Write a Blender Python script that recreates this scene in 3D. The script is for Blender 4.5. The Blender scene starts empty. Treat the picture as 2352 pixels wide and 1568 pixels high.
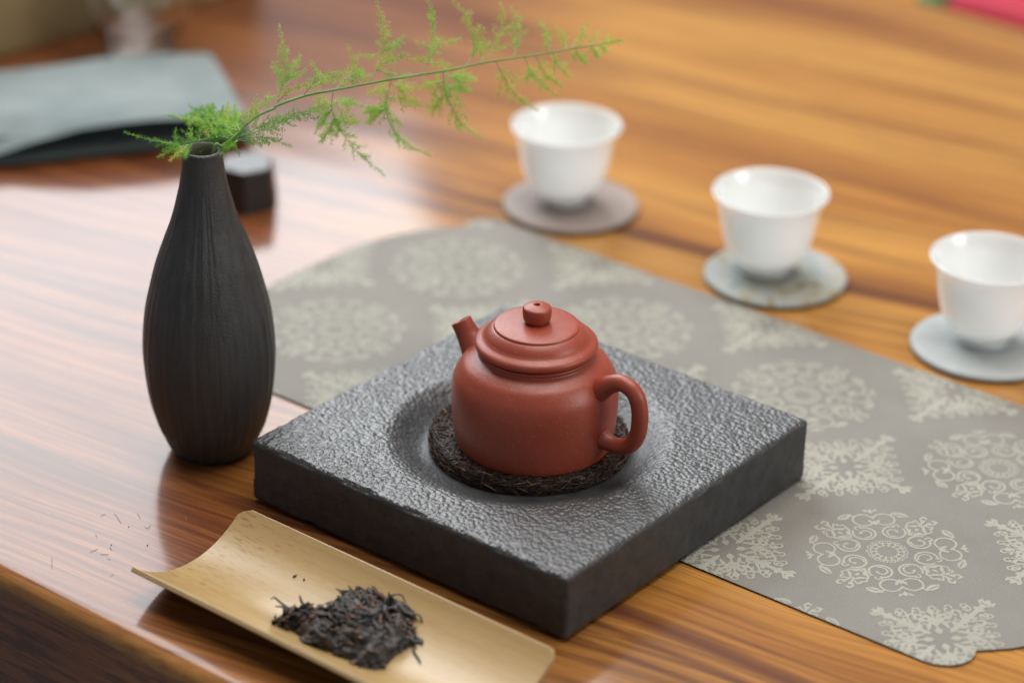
import bpy, bmesh, math, random
import numpy as np
from mathutils import Vector, Matrix

# ------------------------------------------------------------------ camera, world, lights, exposure
SC = bpy.context.scene
COL = SC.collection
R = math.radians
CAM = np.array([0.80229, -0.81694, 0.67259])
RT = np.array([0.7775, 0.6286, 0.0187]); UP = np.array([-0.2998, 0.3444, 0.8897]); FW = np.array([-0.5528, 0.6974, -0.4562])
FPX = 10588.65 / 1.68537            # focal length in units of a 2352 px wide picture
cd = bpy.data.cameras.new('camera'); cam = bpy.data.objects.new('camera', cd); COL.objects.link(cam)
M = Matrix(((RT[0], UP[0], -FW[0], CAM[0]), (RT[1], UP[1], -FW[1], CAM[1]), (RT[2], UP[2], -FW[2], CAM[2]), (0, 0, 0, 1)))
cam.matrix_world = M
cd.sensor_width = 36; cd.lens = 96.16; cd.clip_start = 0.05; cd.clip_end = 60
cd.dof.use_dof = True; cd.dof.focus_distance = 1.278; cd.dof.aperture_fstop = 3.7; cd.dof.aperture_blades = 0
SC.camera = cam

w = bpy.data.worlds.new('World'); SC.world = w; w.use_nodes = True
w.node_tree.nodes['Background'].inputs[0].default_value = (0.86, 0.93, 1.0, 1)
w.node_tree.nodes['Background'].inputs[1].default_value = 0.25

FAZ = 128.4
def lamp(name, az, el, dist, sx, sy, power, col, target=(0.05, 0.12, 0.0)):
    d = bpy.data.lights.new(name, 'AREA'); d.shape = 'RECTANGLE'; d.size = sx; d.size_y = sy
    d.energy = power; d.color = col
    o = bpy.data.objects.new(name, d); COL.objects.link(o)
    a = R(FAZ + az); e = R(el); t = Vector(target)
    v = Vector((math.cos(a) * math.cos(e), math.sin(a) * math.cos(e), math.sin(e)))
    o.location = t + v * dist
    o.rotation_euler = v.to_track_quat('Z', 'Y').to_euler()
    return o
lamp('window_light', 22.5, 38.2, 2.3, 1.55, 1.46, 58, (0.93, 0.97, 1.0))
lamp('ceiling_light', -50, 80, 2.0, 1.5, 1.5, 42, (1.0, 0.95, 0.88))
lamp('side_window_light', -112, 24, 2.3, 0.9, 0.9, 16, (1.0, 0.97, 0.93))

SC.view_settings.view_transform = 'Standard'; SC.view_settings.look = 'None'
SC.view_settings.exposure = -0.2; SC.view_settings.gamma = 1.0; SC.view_settings.use_curve_mapping = False

# ------------------------------------------------------------------ helpers
rng = random.Random(7)
nr = np.random.default_rng(11)

def at_z(x, y, z=0.0):
    v = FW * FPX + RT * (x - 1176) - UP * (y - 784)
    return CAM + v * ((z - CAM[2]) / v[2])

def at_d(x, y, depth):
    return CAM + (FW * FPX + RT * (x - 1176) - UP * (y - 784)) * (depth / FPX)

def _hash(i, j, k, seed):
    h = (i * 374761393 + j * 668265263 + k * 2147483647 + seed * 974711) & 0xffffffff
    h = ((h ^ (h >> 13)) * 1274126177) & 0xffffffff
    return ((h ^ (h >> 16)) & 0xffff) / 65535.0

def vnoise(p, scale=1.0, seed=0):
    p = np.asarray(p, float) * scale
    i = np.floor(p).astype(np.int64); f = p - i; f = f * f * (3 - 2 * f)
    r = 0
    for a in (0, 1):
        for b in (0, 1):
            for c in (0, 1):
                wgt = (f[..., 0] if a else 1 - f[..., 0]) * (f[..., 1] if b else 1 - f[..., 1]) * (f[..., 2] if c else 1 - f[..., 2])
                r = r + wgt * _hash(i[..., 0] + a, i[..., 1] + b, i[..., 2] + c, seed)
    return r * 2 - 1

def fbm(p, scale, seed=0, oct=3):
    return sum(vnoise(p, scale * 2 ** o, seed + o) * 0.5 ** o for o in range(oct))

def mesh_obj(name, verts, faces, mat=None, parent=None, smooth=True, mats=None, mat_idx=None):
    me = bpy.data.meshes.new(name)
    me.from_pydata([tuple(map(float, v)) for v in verts], [], [tuple(map(int, f)) for f in faces])
    if mats:
        for m in mats: me.materials.append(m)
        if mat_idx is not None: me.polygons.foreach_set('material_index', list(mat_idx))
    elif mat: me.materials.append(mat)
    me.polygons.foreach_set('use_smooth', [smooth] * len(me.polygons))
    me.update()
    o = bpy.data.objects.new(name, me); COL.objects.link(o)
    if parent is not None: o.parent = parent
    return o

def thing(name, label, cat, loc=(0, 0, 0), rotz=0.0, group=None):
    o = bpy.data.objects.new(name, None); o.empty_display_size = 0.02; COL.objects.link(o)
    o.location = tuple(map(float, loc)); o.rotation_euler = (0, 0, rotz)
    return tag(o, label, cat, group)

def tag(o, label, cat, group=None):
    o['label'] = label; o['category'] = cat
    if group: o['group'] = group
    return o

def copy_tree(o, parent=None):
    c = o.copy(); COL.objects.link(c); c.parent = parent
    for ch in list(o.children): copy_tree(ch, c)
    return c

def catmull(pts, n):
    P = np.asarray(pts, float); P = np.vstack([2 * P[0] - P[1], P, 2 * P[-1] - P[-2]])
    out = []
    for i in range(1, len(P) - 2):
        for t in np.linspace(0, 1, n, endpoint=False):
            out.append(0.5 * ((2 * P[i]) + (-P[i - 1] + P[i + 1]) * t + (2 * P[i - 1] - 5 * P[i] + 4 * P[i + 1] - P[i + 2]) * t * t + (-P[i - 1] + 3 * P[i] - 3 * P[i + 1] + P[i + 2]) * t ** 3))
    out.append(P[-2]); return np.array(out)

def lathe(prof, seg=96, disp=None):
    """prof: list of (r, z). Returns verts, faces. End radii of 0 collapse to a point."""
    prof = np.asarray(prof, float); verts = []; faces = []; rings = []
    ang = np.linspace(0, 2 * math.pi, seg, endpoint=False)
    for (r, z) in prof:
        if r < 1e-7:
            rings.append([len(verts)]); verts.append((0, 0, z))
        else:
            rr = np.full(seg, r) if disp is None else r + disp(ang, r, z)
            rings.append(list(range(len(verts), len(verts) + seg)))
            verts.extend(zip(rr * np.cos(ang), rr * np.sin(ang), np.full(seg, z)))
    for a, b in zip(rings[:-1], rings[1:]):
        for i in range(seg):
            j = (i + 1) % seg
            if len(a) == 1 and len(b) == 1: continue
            if len(a) == 1: faces.append((a[0], b[j], b[i]))
            elif len(b) == 1: faces.append((a[i], a[j], b[0]))
            else: faces.append((a[i], a[j], b[j], b[i]))
    return verts, faces

def tube(pts, rad, seg=10, cap=True, flat=None):
    P = np.asarray(pts, float); n = len(P)
    rad = np.full(n, rad) if np.isscalar(rad) else np.asarray(rad, float)
    T = np.gradient(P, axis=0); T /= np.linalg.norm(T, axis=1)[:, None] + 1e-12
    u = np.cross(T[0], (0, 0, 1.0))
    if np.linalg.norm(u) < 1e-3: u = np.cross(T[0], (0, 1.0, 0))
    u /= np.linalg.norm(u); verts = []; faces = []
    ang = np.linspace(0, 2 * math.pi, seg, endpoint=False)
    for i in range(n):
        u = u - T[i] * (u @ T[i]); u /= np.linalg.norm(u) + 1e-12
        v = np.cross(T[i], u)
        k = 1.0 if flat is None else flat
        for a in ang: verts.append(P[i] + rad[i] * (math.cos(a) * u + k * math.sin(a) * v))
    for i in range(n - 1):
        for j in range(seg):
            k = (j + 1) % seg
            faces.append((i * seg + j, i * seg + k, (i + 1) * seg + k, (i + 1) * seg + j))
    if cap:
        faces.append(tuple(range(seg))[::-1]); faces.append(tuple((n - 1) * seg + j for j in range(seg)))
    return verts, faces

class MB:
    def __init__(s): s.v = []; s.f = []
    def add(s, vf):
        o = len(s.v); s.v.extend(vf[0]); s.f.extend([tuple(i + o for i in f) for f in vf[1]]); return s

# ------------------------------------------------------------------ material helper
class NT:
    def __init__(s, name):
        s.m = bpy.data.materials.new(name); s.m.use_nodes = True; s.t = s.m.node_tree
        s.b = s.t.nodes['Principled BSDF']; s.out = s.t.nodes['Material Output']
    def n(s, kind, **kw):
        nd = s.t.nodes.new('ShaderNode' + kind)
        for k, v in kw.items():
            if k.startswith('i_'):
                key = k[2:]; key = int(key) if key.isdigit() else key.replace('_', ' ')
                s.put(nd.inputs[key], v)
            else: setattr(nd, k, v)
        return nd
    def put(s, sock, v):
        if isinstance(v, bpy.types.NodeSocket): s.t.links.new(v, sock)
        elif isinstance(v, bpy.types.Node): s.t.links.new(v.outputs[0], sock)
        else: sock.default_value = v
    def set(s, **kw):
        for k, v in kw.items(): s.put(s.b.inputs[k.replace('_', ' ')], v)
        return s
    def co(s, scale=(1, 1, 1), rot=(0, 0, 0), kind='Object'):
        tc = s.n('TexCoord'); mp = s.n('Mapping'); s.t.links.new(tc.outputs[kind], mp.inputs[0])
        mp.inputs['Scale'].default_value = scale; mp.inputs['Rotation'].default_value = rot
        return mp.outputs[0]
    def noise(s, vec, scale, detail=4, rough=0.55, dist=0.0):
        return s.n('TexNoise', i_Vector=vec, i_Scale=scale, i_Detail=detail, i_Roughness=rough, i_Distortion=dist).outputs[0]
    def ramp(s, fac, stops, interp='LINEAR'):
        r = s.n('ValToRGB', i_Fac=fac); r.color_ramp.interpolation = interp
        el = r.color_ramp.elements
        while len(el) > 1: el.remove(el[-1])
        for k, (p, c) in enumerate(stops):
            e = el[0] if k == 0 else el.new(p)
            e.position = p; e.color = (c, c, c, 1) if isinstance(c, (int, float)) else (*c, 1)
        return r.outputs[0]
    def mix(s, f, a, b, mode='MIX'):
        m = s.n('Mix', data_type='RGBA', blend_type=mode)
        s.put(m.inputs[0], f)
        for k, v in ((6, a), (7, b)): s.put(m.inputs[k], (*v, 1) if isinstance(v, tuple) and len(v) == 3 else v)
        return m.outputs[2]
    def math(s, op, a, b=0.0, clamp=False):
        m = s.n('Math', operation=op, use_clamp=clamp); s.put(m.inputs[0], a); s.put(m.inputs[1], b); return m.outputs[0]
    def bump(s, h, strength=0.3, dist=0.001, normal=None):
        b = s.n('Bump', i_Height=h, i_Distance=dist); s.put(b.inputs['Strength'], strength)
        if normal is not None: s.put(b.inputs['Normal'], normal)
        return b.outputs[0]

def plain(name, col, rough=0.5, **kw):
    t = NT(name); t.set(Base_Color=(*col, 1), Roughness=rough, **kw); return t.m

def make_wood():
    t = NT('lacquered_wood')
    base = t.co((1, 1, 1), (0, 0, R(-8)))
    # slow meander of the grain lines
    wob = t.noise(t.co((2.2, 4.0, 4.0)), 1.0, 2)
    wv = t.n('VectorMath', operation='MULTIPLY_ADD')
    comb = t.n('CombineXYZ'); t.put(comb.inputs[1], t.math('SUBTRACT', wob, 0.5))
    t.put(wv.inputs[0], comb.outputs[0]); wv.inputs[1].default_value = (0, 0.06, 0); t.put(wv.inputs[2], base)
    g = wv.outputs[0]
    def st(sx, sy):
        mp = t.n('Mapping'); t.put(mp.inputs[0], g); mp.inputs['Scale'].default_value = (sx, sy, sy); return mp.outputs[0]
    broad = t.noise(st(1.3, 11), 1.0, 3, 0.5)
    mid = t.noise(st(2.4, 58), 1.0, 5, 0.62)
    fine = t.noise(st(10, 520), 1.0, 4, 0.7)
    pore = t.noise(st(34, 1300), 1.0, 2, 0.6)
    col = t.ramp(broad, [(0.30, (0.30, 0.105, 0.022)), (0.44, (0.52, 0.225, 0.042)), (0.58, (0.66, 0.325, 0.068)), (0.75, (0.50, 0.20, 0.036))])
    # redder, darker colour towards one end of the plank and along its front
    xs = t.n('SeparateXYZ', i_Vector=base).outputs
    red_dark = t.math('ADD', t.math('MULTIPLY', xs[0], -2.2), t.math('ADD', t.math('MULTIPLY', xs[1], -1.0), 0.24))
    red_dark = t.math('ADD', red_dark, t.math('MULTIPLY', t.math('SUBTRACT', broad, 0.5), 1.2))
    red_dark = t.ramp(red_dark, [(-0.0, 0.12), (0.34, 1.0)])
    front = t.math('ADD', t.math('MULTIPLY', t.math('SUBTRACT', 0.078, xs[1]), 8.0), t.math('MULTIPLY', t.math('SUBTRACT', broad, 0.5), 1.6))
    red_dark = t.math('MAXIMUM', red_dark, t.math('MULTIPLY', t.ramp(front, [(0.0, 0.0), (1.0, 1.0)]), 0.62))
    red_col = t.ramp(mid, [(0.36, (0.060, 0.014, 0.007)), (0.48, (0.20, 0.055, 0.018)), (0.56, (0.33, 0.115, 0.034)), (0.64, (0.15, 0.038, 0.013)), (0.72, (0.08, 0.020, 0.009))])
    col = t.mix(t.math('MULTIPLY', red_dark, 0.92), col, red_col)
    streak = t.ramp(mid, [(0.52, 0.0), (0.58, 0.5), (0.66, 1.0)])
    col = t.mix(t.math('MULTIPLY', streak, t.math('ADD', 0.36, t.math('MULTIPLY', red_dark, 0.4))), col, (0.10, 0.030, 0.016))
    for (px, py, sl, wd, x0, x1, amt) in ((0.04, 0.3835, 0.2, 0.011, -0.16, 0.34, 0.85), (0.23, 0.0345, 0.058, 0.0065, 0.10, 0.42, 0.85), (0.24, 0.021, 0.062, 0.0038, 0.12, 0.45, 0.75), (0.20, 0.004, 0.055, 0.0030, 0.08, 0.40, 0.6), (0.30, 0.052, 0.066, 0.0026, 0.18, 0.50, 0.5), (0.27, -0.022, 0.06, 0.005, 0.15, 0.50, 0.6), (-0.25, 0.56, 0.2, 0.012, -0.35, 0.1, 0.3)):
        ox = t.n('SeparateXYZ', i_Vector=t.co()).outputs
        dv = t.math('SUBTRACT', t.math('SUBTRACT', ox[1], py), t.math('MULTIPLY', t.math('SUBTRACT', ox[0], px), sl))
        dv = t.math('ADD', dv, t.math('MULTIPLY', t.math('SUBTRACT', wob, 0.5), 0.022))
        dv = t.math('ADD', dv, t.math('MULTIPLY', t.math('SUBTRACT', mid, 0.5), 0.016))
        vm = t.math('SUBTRACT', 1.0, t.math('DIVIDE', t.math('ABSOLUTE', dv), wd), True)
        lim = t.math('MULTIPLY', t.math('MULTIPLY', t.math('SUBTRACT', ox[0], x0), 14.0, True), t.math('MULTIPLY', t.math('SUBTRACT', x1, ox[0]), 14.0, True))
        vm = t.math('MULTIPLY', t.math('MULTIPLY', t.math('POWER', vm, 0.6), lim), amt)
        col = t.mix(vm, col, (0.105, 0.026, 0.014))
    m2 = t.ramp(t.noise(st(3.5, 210), 1.0, 6, 0.72), [(0.47, 0.0), (0.58, 1.0)])
    col = t.mix(t.math('MULTIPLY', m2, t.math('ADD', 0.36, t.math('MULTIPLY', red_dark, 0.32))), col, (0.085, 0.022, 0.010))
    fl = t.ramp(fine, [(0.42, 0.0), (0.66, 1.0)])
    col = t.mix(t.math('MULTIPLY', fl, t.math('ADD', 0.22, t.math('MULTIPLY', red_dark, 0.45))), col, (0.10, 0.028, 0.011))
    pl = t.ramp(pore, [(0.60, 0.0), (0.72, 1.0)])
    col = t.mix(t.math('MULTIPLY', pl, 0.40), col, (0.06, 0.02, 0.01))
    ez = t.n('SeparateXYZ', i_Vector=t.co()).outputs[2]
    tan_band = t.math('MULTIPLY', t.ramp(t.math('MULTIPLY', ez, -60.0), [(0.02, 0.0), (0.10, 1.0), (0.46, 1.0), (0.62, 0.0)]), 0.8)  # lighter tan band around the rounded edge, just below the top
    col = t.mix(tan_band, col, t.mix(fl, (0.46, 0.215, 0.060), (0.26, 0.10, 0.028)))
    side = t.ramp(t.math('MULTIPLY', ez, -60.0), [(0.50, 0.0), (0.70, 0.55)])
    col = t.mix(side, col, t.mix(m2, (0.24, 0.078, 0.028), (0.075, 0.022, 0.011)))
    waves = t.noise(t.co((3, 9, 9)), 1.0, 2)
    nrm = t.bump(waves, 0.10, 0.01)
    nrm2 = t.bump(fine, 0.10, 0.0004, nrm)
    smear = t.noise(t.co((5, 5, 5)), 1.0, 5, 0.6)
    t.set(Base_Color=col, Roughness=0.42, Normal=nrm2, Coat_Weight=0.9, Coat_IOR=1.38,
          Coat_Roughness=t.ramp(smear, [(0.3, 0.085), (0.7, 0.15)]), Coat_Normal=nrm)
    t.b.inputs['Specular IOR Level'].default_value = 0.10
    return t.m

def make_stone():
    t = NT('dark_hammered_stone')
    p = t.co()
    xyz = t.n('SeparateXYZ', i_Vector=p).outputs
    cx, cy = 0.095, 0.093
    dx = t.math('SUBTRACT', xyz[0], cx); dy = t.math('SUBTRACT', xyz[1], cy)
    rr = t.math('SQRT', t.math('ADD', t.math('MULTIPLY', dx, dx), t.math('MULTIPLY', dy, dy)))
    outside = t.ramp(t.math('MULTIPLY', rr, 10.0), [(0.50, 0.12), (0.68, 1.0)])
    topm = t.ramp(t.n('SeparateXYZ', i_Vector=t.n('NewGeometry').outputs['Normal']).outputs[2], [(0.45, 0.0), (0.80, 1.0)])
    warp = t.noise(p, 170, 2)
    wv = t.n('VectorMath', operation='MULTIPLY_ADD'); t.put(wv.inputs[0], warp); wv.inputs[1].default_value = (0.002, 0.002, 0.002); t.put(wv.inputs[2], p)
    vor = t.n('TexVoronoi', i_Vector=wv.outputs[0], i_Scale=500.0, feature='SMOOTH_F1'); vor.inputs['Smoothness'].default_value = 0.6
    big = t.noise(p, 120, 3, 0.6); fine = t.noise(p, 900, 3, 0.6); micro = t.noise(p, 2600, 2, 0.6)
    h = t.math('ADD', t.math('MULTIPLY', vor.outputs['Distance'], -1.0), t.math('MULTIPLY', big, 0.5))
    h = t.math('ADD', h, t.math('MULTIPLY', fine, 0.12))
    stg = t.math('MULTIPLY', t.math('MULTIPLY', outside, topm), 0.95)
    n1 = t.bump(h, stg, 0.00085)
    pits = t.math('ADD', fine, t.math('MULTIPLY', micro, 0.5))
    n2 = t.bump(pits, t.math('SUBTRACT', 0.5, t.math('MULTIPLY', topm, 0.36)), 0.00035, n1)
    col = t.mix(t.ramp(big, [(0.35, 0.0), (0.7, 1.0)]), (0.030, 0.031, 0.034), (0.054, 0.052, 0.053))
    warm = t.ramp(t.noise(p, 35, 3), [(0.5, 0.0), (0.7, 1.0)])
    col = t.mix(t.math('MULTIPLY', warm, 0.4), col, (0.050, 0.041, 0.039))
    spk = t.ramp(t.noise(p, 1500, 1), [(0.72, 0.0), (0.78, 1.0)])
    col = t.mix(t.math('MULTIPLY', spk, 0.25), col, (0.14, 0.05, 0.05))
    t.set(Base_Color=col, Roughness=t.ramp(fine, [(0.3, 0.44), (0.7, 0.58)]), Normal=n2, Coat_Weight=t.math('MULTIPLY', t.math('MULTIPLY', t.math('SUBTRACT', outside, 0.12), topm), 0.78, True), Coat_Roughness=0.35, Coat_IOR=1.68, Coat_Normal=n2)
    t.b.inputs['Specular IOR Level'].default_value = 0.5
    return t.m

def make_clay():
    t = NT('red_zisha_clay')
    p = t.co()
    grain = t.noise(p, 1700, 2, 0.6); soft = t.noise(p, 40, 3)
    col = t.mix(t.ramp(soft, [(0.3, 0.0), (0.7, 1.0)]), (0.305, 0.046, 0.020), (0.350, 0.058, 0.027))
    v = t.n('TexVoronoi', i_Vector=p, i_Scale=760.0)
    cellr = t.n('SeparateColor', i_Color=v.outputs['Color']).outputs[0]
    dots = t.math('MULTIPLY', t.ramp(v.outputs['Distance'], [(0.16, 1.0), (0.26, 0.0)]), t.ramp(cellr, [(0.84, 0.0), (0.87, 1.0)]))
    col = t.mix(t.math('MULTIPLY', dots, 0.65), col, (0.60, 0.24, 0.09))
    dk = t.math('MULTIPLY', t.ramp(v.outputs['Distance'], [(0.14, 1.0), (0.24, 0.0)]), t.ramp(cellr, [(0.0, 1.0), (0.07, 1.0), (0.09, 0.0)]))
    col = t.mix(t.math('MULTIPLY', dk, 0.5), col, (0.09, 0.02, 0.015))
    nrm = t.bump(t.math('ADD', grain, t.math('MULTIPLY', t.noise(p, 600, 2), 0.8)), 0.34, 0.00026)
    t.set(Base_Color=col, Roughness=t.ramp(t.noise(p, 300, 2), [(0.3, 0.36), (0.7, 0.44)]), Normal=nrm)
    t.b.inputs['Specular IOR Level'].default_value = 0.72
    return t.m

def make_vase():
    t = NT('black_stoneware')
    p = t.co(); g = t.noise(p, 1500, 2, 0.6); s = t.noise(t.co((380, 380, 16)), 1.0, 3, 0.6)
    nrm = t.bump(t.math('ADD', g, t.math('MULTIPLY', s, 1.0)), 0.7, 0.0006)
    col = t.mix(t.ramp(s, [(0.35, 0.0), (0.7, 1.0)]), (0.024, 0.0245, 0.0245), (0.044, 0.044, 0.043))
    t.set(Base_Color=col, Roughness=t.ramp(g, [(0.3, 0.40), (0.7, 0.54)]), Normal=nrm); t.b.inputs['Specular IOR Level'].default_value = 0.7; return t.m

def make_cloth(name, col, col2, weave=2400.0, stripe=False, sheen=0.35):
    t = NT(name)
    p = t.co(); blot = t.noise(p, 20, 5)
    wa = t.n('TexWave', i_Vector=p, i_Scale=weave / 6.283, wave_type='BANDS', bands_direction='DIAGONAL').outputs[0]
    wb = t.n('TexWave', i_Vector=p, i_Scale=weave / 6.283, wave_type='BANDS', bands_direction='X').outputs[0]
    fuzz = t.noise(p, 1100, 2)
    h = t.math('ADD', t.math('ADD', wa, t.math('MULTIPLY', wb, 0.6)), t.math('MULTIPLY', fuzz, 0.9))
    c = t.mix(t.ramp(blot, [(0.3, 0.0), (0.7, 1.0)]), col, col2)
    c = t.mix(t.math('MULTIPLY', t.ramp(fuzz, [(0.3, 1.0), (0.6, 0.0)]), 0.28), c, tuple(x * 0.55 for x in col))
    pos = t.n('NewGeometry').outputs['Position']
    und = t.noise(pos, 17, 2)
    t.set(Base_Color=c, Roughness=0.62, Normal=t.bump(h, 0.35, 0.00025, t.bump(und, 0.30, 0.006)), Sheen_Weight=sheen, Sheen_Roughness=0.45)
    t.b.inputs['Specular IOR Level'].default_value = 0.4
    return t.m

def make_bamboo():
    t = NT('varnished_bamboo')
    p = t.co()
    def st(sx, sy): return t.co((sx, sy, sy))
    fib = t.noise(st(10, 420), 1.0, 3, 0.6); band = t.noise(st(3, 55), 1.0, 3)
    fleck = t.noise(st(150, 1250), 1.0, 2, 0.6)
    col = t.mix(t.ramp(band, [(0.3, 0.0), (0.7, 1.0)]), (0.40, 0.255, 0.100), (0.50, 0.345, 0.155))
    col = t.mix(t.math('MULTIPLY', t.ramp(fib, [(0.45, 0.0), (0.75, 1.0)]), 0.30), col, (0.33, 0.18, 0.06))
    xs = t.n('SeparateXYZ', i_Vector=p).outputs
    near = t.ramp(t.math('MULTIPLY', xs[0], 10.0), [(0.15, 1.0), (0.65, 0.25)])
    col = t.mix(t.math('MULTIPLY', t.math('MULTIPLY', t.ramp(fleck, [(0.56, 0.0), (0.63, 1.0)]), near), 0.8), col, (0.30, 0.13, 0.035))
    t.set(Base_Color=col, Roughness=0.36, Normal=t.bump(fib, 0.10, 0.0003), Coat_Weight=0.3, Coat_Roughness=0.25)
    return t.m

def make_needle(name, c1, c2):
    t = NT(name)
    f = t.noise(t.co(), 90, 3, 0.6)
    col = t.mix(t.ramp(f, [(0.35, 0.0), (0.65, 1.0)]), c1, c2)
    t.set(Base_Color=col, Roughness=0.5)
    tr = t.n('BsdfTranslucent', i_Color=col); mx = t.n('MixShader'); mx.inputs[0].default_value = 0.6
    t.t.links.new(t.b.outputs[0], mx.inputs[1]); t.t.links.new(tr.outputs[0], mx.inputs[2]); t.t.links.new(mx.outputs[0], t.out.inputs[0])
    return t.m

def make_mottled(name, cols, scale, rough=0.6, bump=0.25):
    t = NT(name); p = t.co(); f = t.noise(p, scale, 5, 0.65, 0.6); g = t.noise(p, 1200, 2)
    k = len(cols)
    col = t.ramp(f, [(0.30 + 0.4 * i / max(1, k - 1), c) for i, c in enumerate(cols)])
    t.set(Base_Color=col, Roughness=rough, Normal=t.bump(g, bump, 0.0003)); return t.m

MAT = dict(
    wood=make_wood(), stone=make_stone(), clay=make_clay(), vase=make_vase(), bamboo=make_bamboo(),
    satin=make_cloth('taupe_satin', (0.190, 0.173, 0.147), (0.236, 0.217, 0.187)),
    motif=make_cloth('cream_weft', (0.335, 0.322, 0.262), (0.410, 0.396, 0.326), weave=3000.0),
    vase_inside=plain('vase_inside', (0.16, 0.145, 0.125), 0.7),
    hem=plain('dark_brown_hem', (0.045, 0.028, 0.018), 0.8),
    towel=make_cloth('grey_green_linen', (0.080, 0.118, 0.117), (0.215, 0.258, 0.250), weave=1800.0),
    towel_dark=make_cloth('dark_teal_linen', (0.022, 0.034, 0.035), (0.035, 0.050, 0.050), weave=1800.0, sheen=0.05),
    needle=make_needle('fern_needle', (0.46, 0.74, 0.16), (0.68, 0.84, 0.28)),
    needle_deep=make_needle('fern_needle_deep', (0.22, 0.50, 0.05), (0.44, 0.72, 0.12)),
    needle_pale=make_needle('fern_needle_yellow', (0.58, 0.74, 0.15), (0.76, 0.80, 0.26)),
    stem=plain('fern_stem', (0.14, 0.30, 0.05), 0.45), stem_pale=plain('fern_twig', (0.34, 0.47, 0.22), 0.5),
    fibre=plain('dark_palm_fibre', (0.026, 0.015, 0.011), 0.42), fibre2=plain('brown_palm_fibre', (0.085, 0.040, 0.026), 0.42),
    fibre3=plain('golden_palm_fibre', (0.36, 0.20, 0.075), 0.5),
    tea=make_mottled('black_tea_leaf', [(0.012, 0.010, 0.009), (0.030, 0.026, 0.023), (0.062, 0.044, 0.032)], 160, 0.5),
    tea2=plain('grey_tea_leaf', (0.054, 0.047, 0.041), 0.5), tea3=plain('brown_tea_leaf', (0.10, 0.052, 0.030), 0.5),
    black=make_mottled('black_lacquer', [(0.014, 0.012, 0.011), (0.028, 0.020, 0.017)], 30, 0.22, 0.05),
    taupe_coaster=make_mottled('taupe_felt', [(0.30, 0.235, 0.205), (0.38, 0.31, 0.275)], 60),
    patterned_coaster=make_mottled('mottled_slate', [(0.10, 0.115, 0.11), (0.34, 0.37, 0.36), (0.41, 0.43, 0.42), (0.40, 0.345, 0.21), (0.08, 0.085, 0.065)], 75),
    grey_coaster=make_mottled('pale_grey_felt', [(0.43, 0.455, 0.45), (0.52, 0.54, 0.53)], 50),
    coaster_edge=plain('coaster_edge', (0.11, 0.10, 0.085), 0.8),
    pale_wood=make_mottled('tan_box_wood', [(0.25, 0.185, 0.085), (0.33, 0.25, 0.125)], 9, 0.5),
    red=make_mottled('crimson_fabric', [(0.40, 0.010, 0.030), (0.52, 0.018, 0.055)], 20, 0.7),
    green=plain('green_piping', (0.06, 0.20, 0.07), 0.7), bench=plain('orange_bench_wood', (0.52, 0.20, 0.02), 0.35),
    crumb=plain('tea_dust', (0.05, 0.035, 0.022), 0.6), crumb_pale=plain('tea_dust_pale', (0.40, 0.30, 0.16), 0.6),
)
def make_porcelain():
    t = NT('white_porcelain')
    t.set(Base_Color=(0.86, 0.885, 0.875, 1), Roughness=0.10, Coat_Weight=1.0, Coat_Roughness=0.03, Subsurface_Weight=0.4, Subsurface_Scale=0.012)
    t.b.inputs['Subsurface Radius'].default_value = (1, 1, 1); return t.m
MAT['porcelain'] = make_porcelain()
def make_glass():
    t = NT('clear_glass'); t.set(Base_Color=(0.97, 0.98, 0.98, 1), Roughness=0.0, IOR=1.46, Transmission_Weight=1.0); return t.m
MAT['glass'] = make_glass()

# ------------------------------------------------------------------ the table
def build_table():
    x0, x1, y0, y1, th, rad = -0.95, 1.25, -0.1245, 0.823, 0.09, 0.008
    prof = []                                           # (y, z) loop, rounded edges
    for a in np.linspace(180, 90, 9): prof.append((y0 + rad + rad * math.cos(R(a)), -rad + rad * math.sin(R(a))))
    for a in np.linspace(90, 0, 9): prof.append((y1 - rad + rad * math.cos(R(a)), -rad + rad * math.sin(R(a))))
    prof += [(y1, -th), (y0, -th)]
    n = len(prof); v = [(x, y, z) for x in (x0, x1) for (y, z) in prof]; f = []
    for i in range(n): j = (i + 1) % n; f.append((i, j, n + j, n + i))
    f += [tuple(range(n))[::-1], tuple(range(n, 2 * n))]
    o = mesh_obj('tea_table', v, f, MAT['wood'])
    for p in o.data.polygons: p.use_smooth = abs(p.normal.x) < 0.5
    o.data.set_sharp_from_angle(angle=R(40))
    tag(o, 'glossy lacquered wooden tea table with dark streaked grain under everything', 'table')
build_table()

# ------------------------------------------------------------------ the brocade runner
RZ = 0.0010
def runner_outline():
    def low(x): return 0.0837 + 0.0145 * (x + 0.065)
    pts = []
    top = 0.3265
    # lower long side, left to right
    xl, xr = -0.157, 0.364
    def end(xe, sgn, lo, hi):
        # corner lobe, cusp, broad lobe; returns points from low side to high side
        q = []
        cx = xe - sgn * 0.046; r = 0.0165
        for a in np.linspace(-90, 28, 12): q.append((cx + sgn * r * math.cos(R(a)) , lo + 0.0150 + 0.0150 * math.sin(R(a))))
        cus = lo + 0.0225
        for t in np.linspace(0.06, 0.94, 22):
            yy = cus + (hi - cus - 0.0225 + 0.0) * t
            q.append((xe - sgn * 0.030 * (abs(2 * t - 1) ** 3.0), yy))
        for a in np.linspace(-28, 90, 12): q.append((cx + sgn * r * math.cos(R(a)), hi - 0.0150 + 0.0150 * math.sin(R(a))))
        return q
    pts += end(xr, 1, low(xr - 0.046), top)
    pts += end(xl, -1, low(xl + 0.046), top)[::-1]
    return np.array(pts)
OUT = runner_outline()

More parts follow.
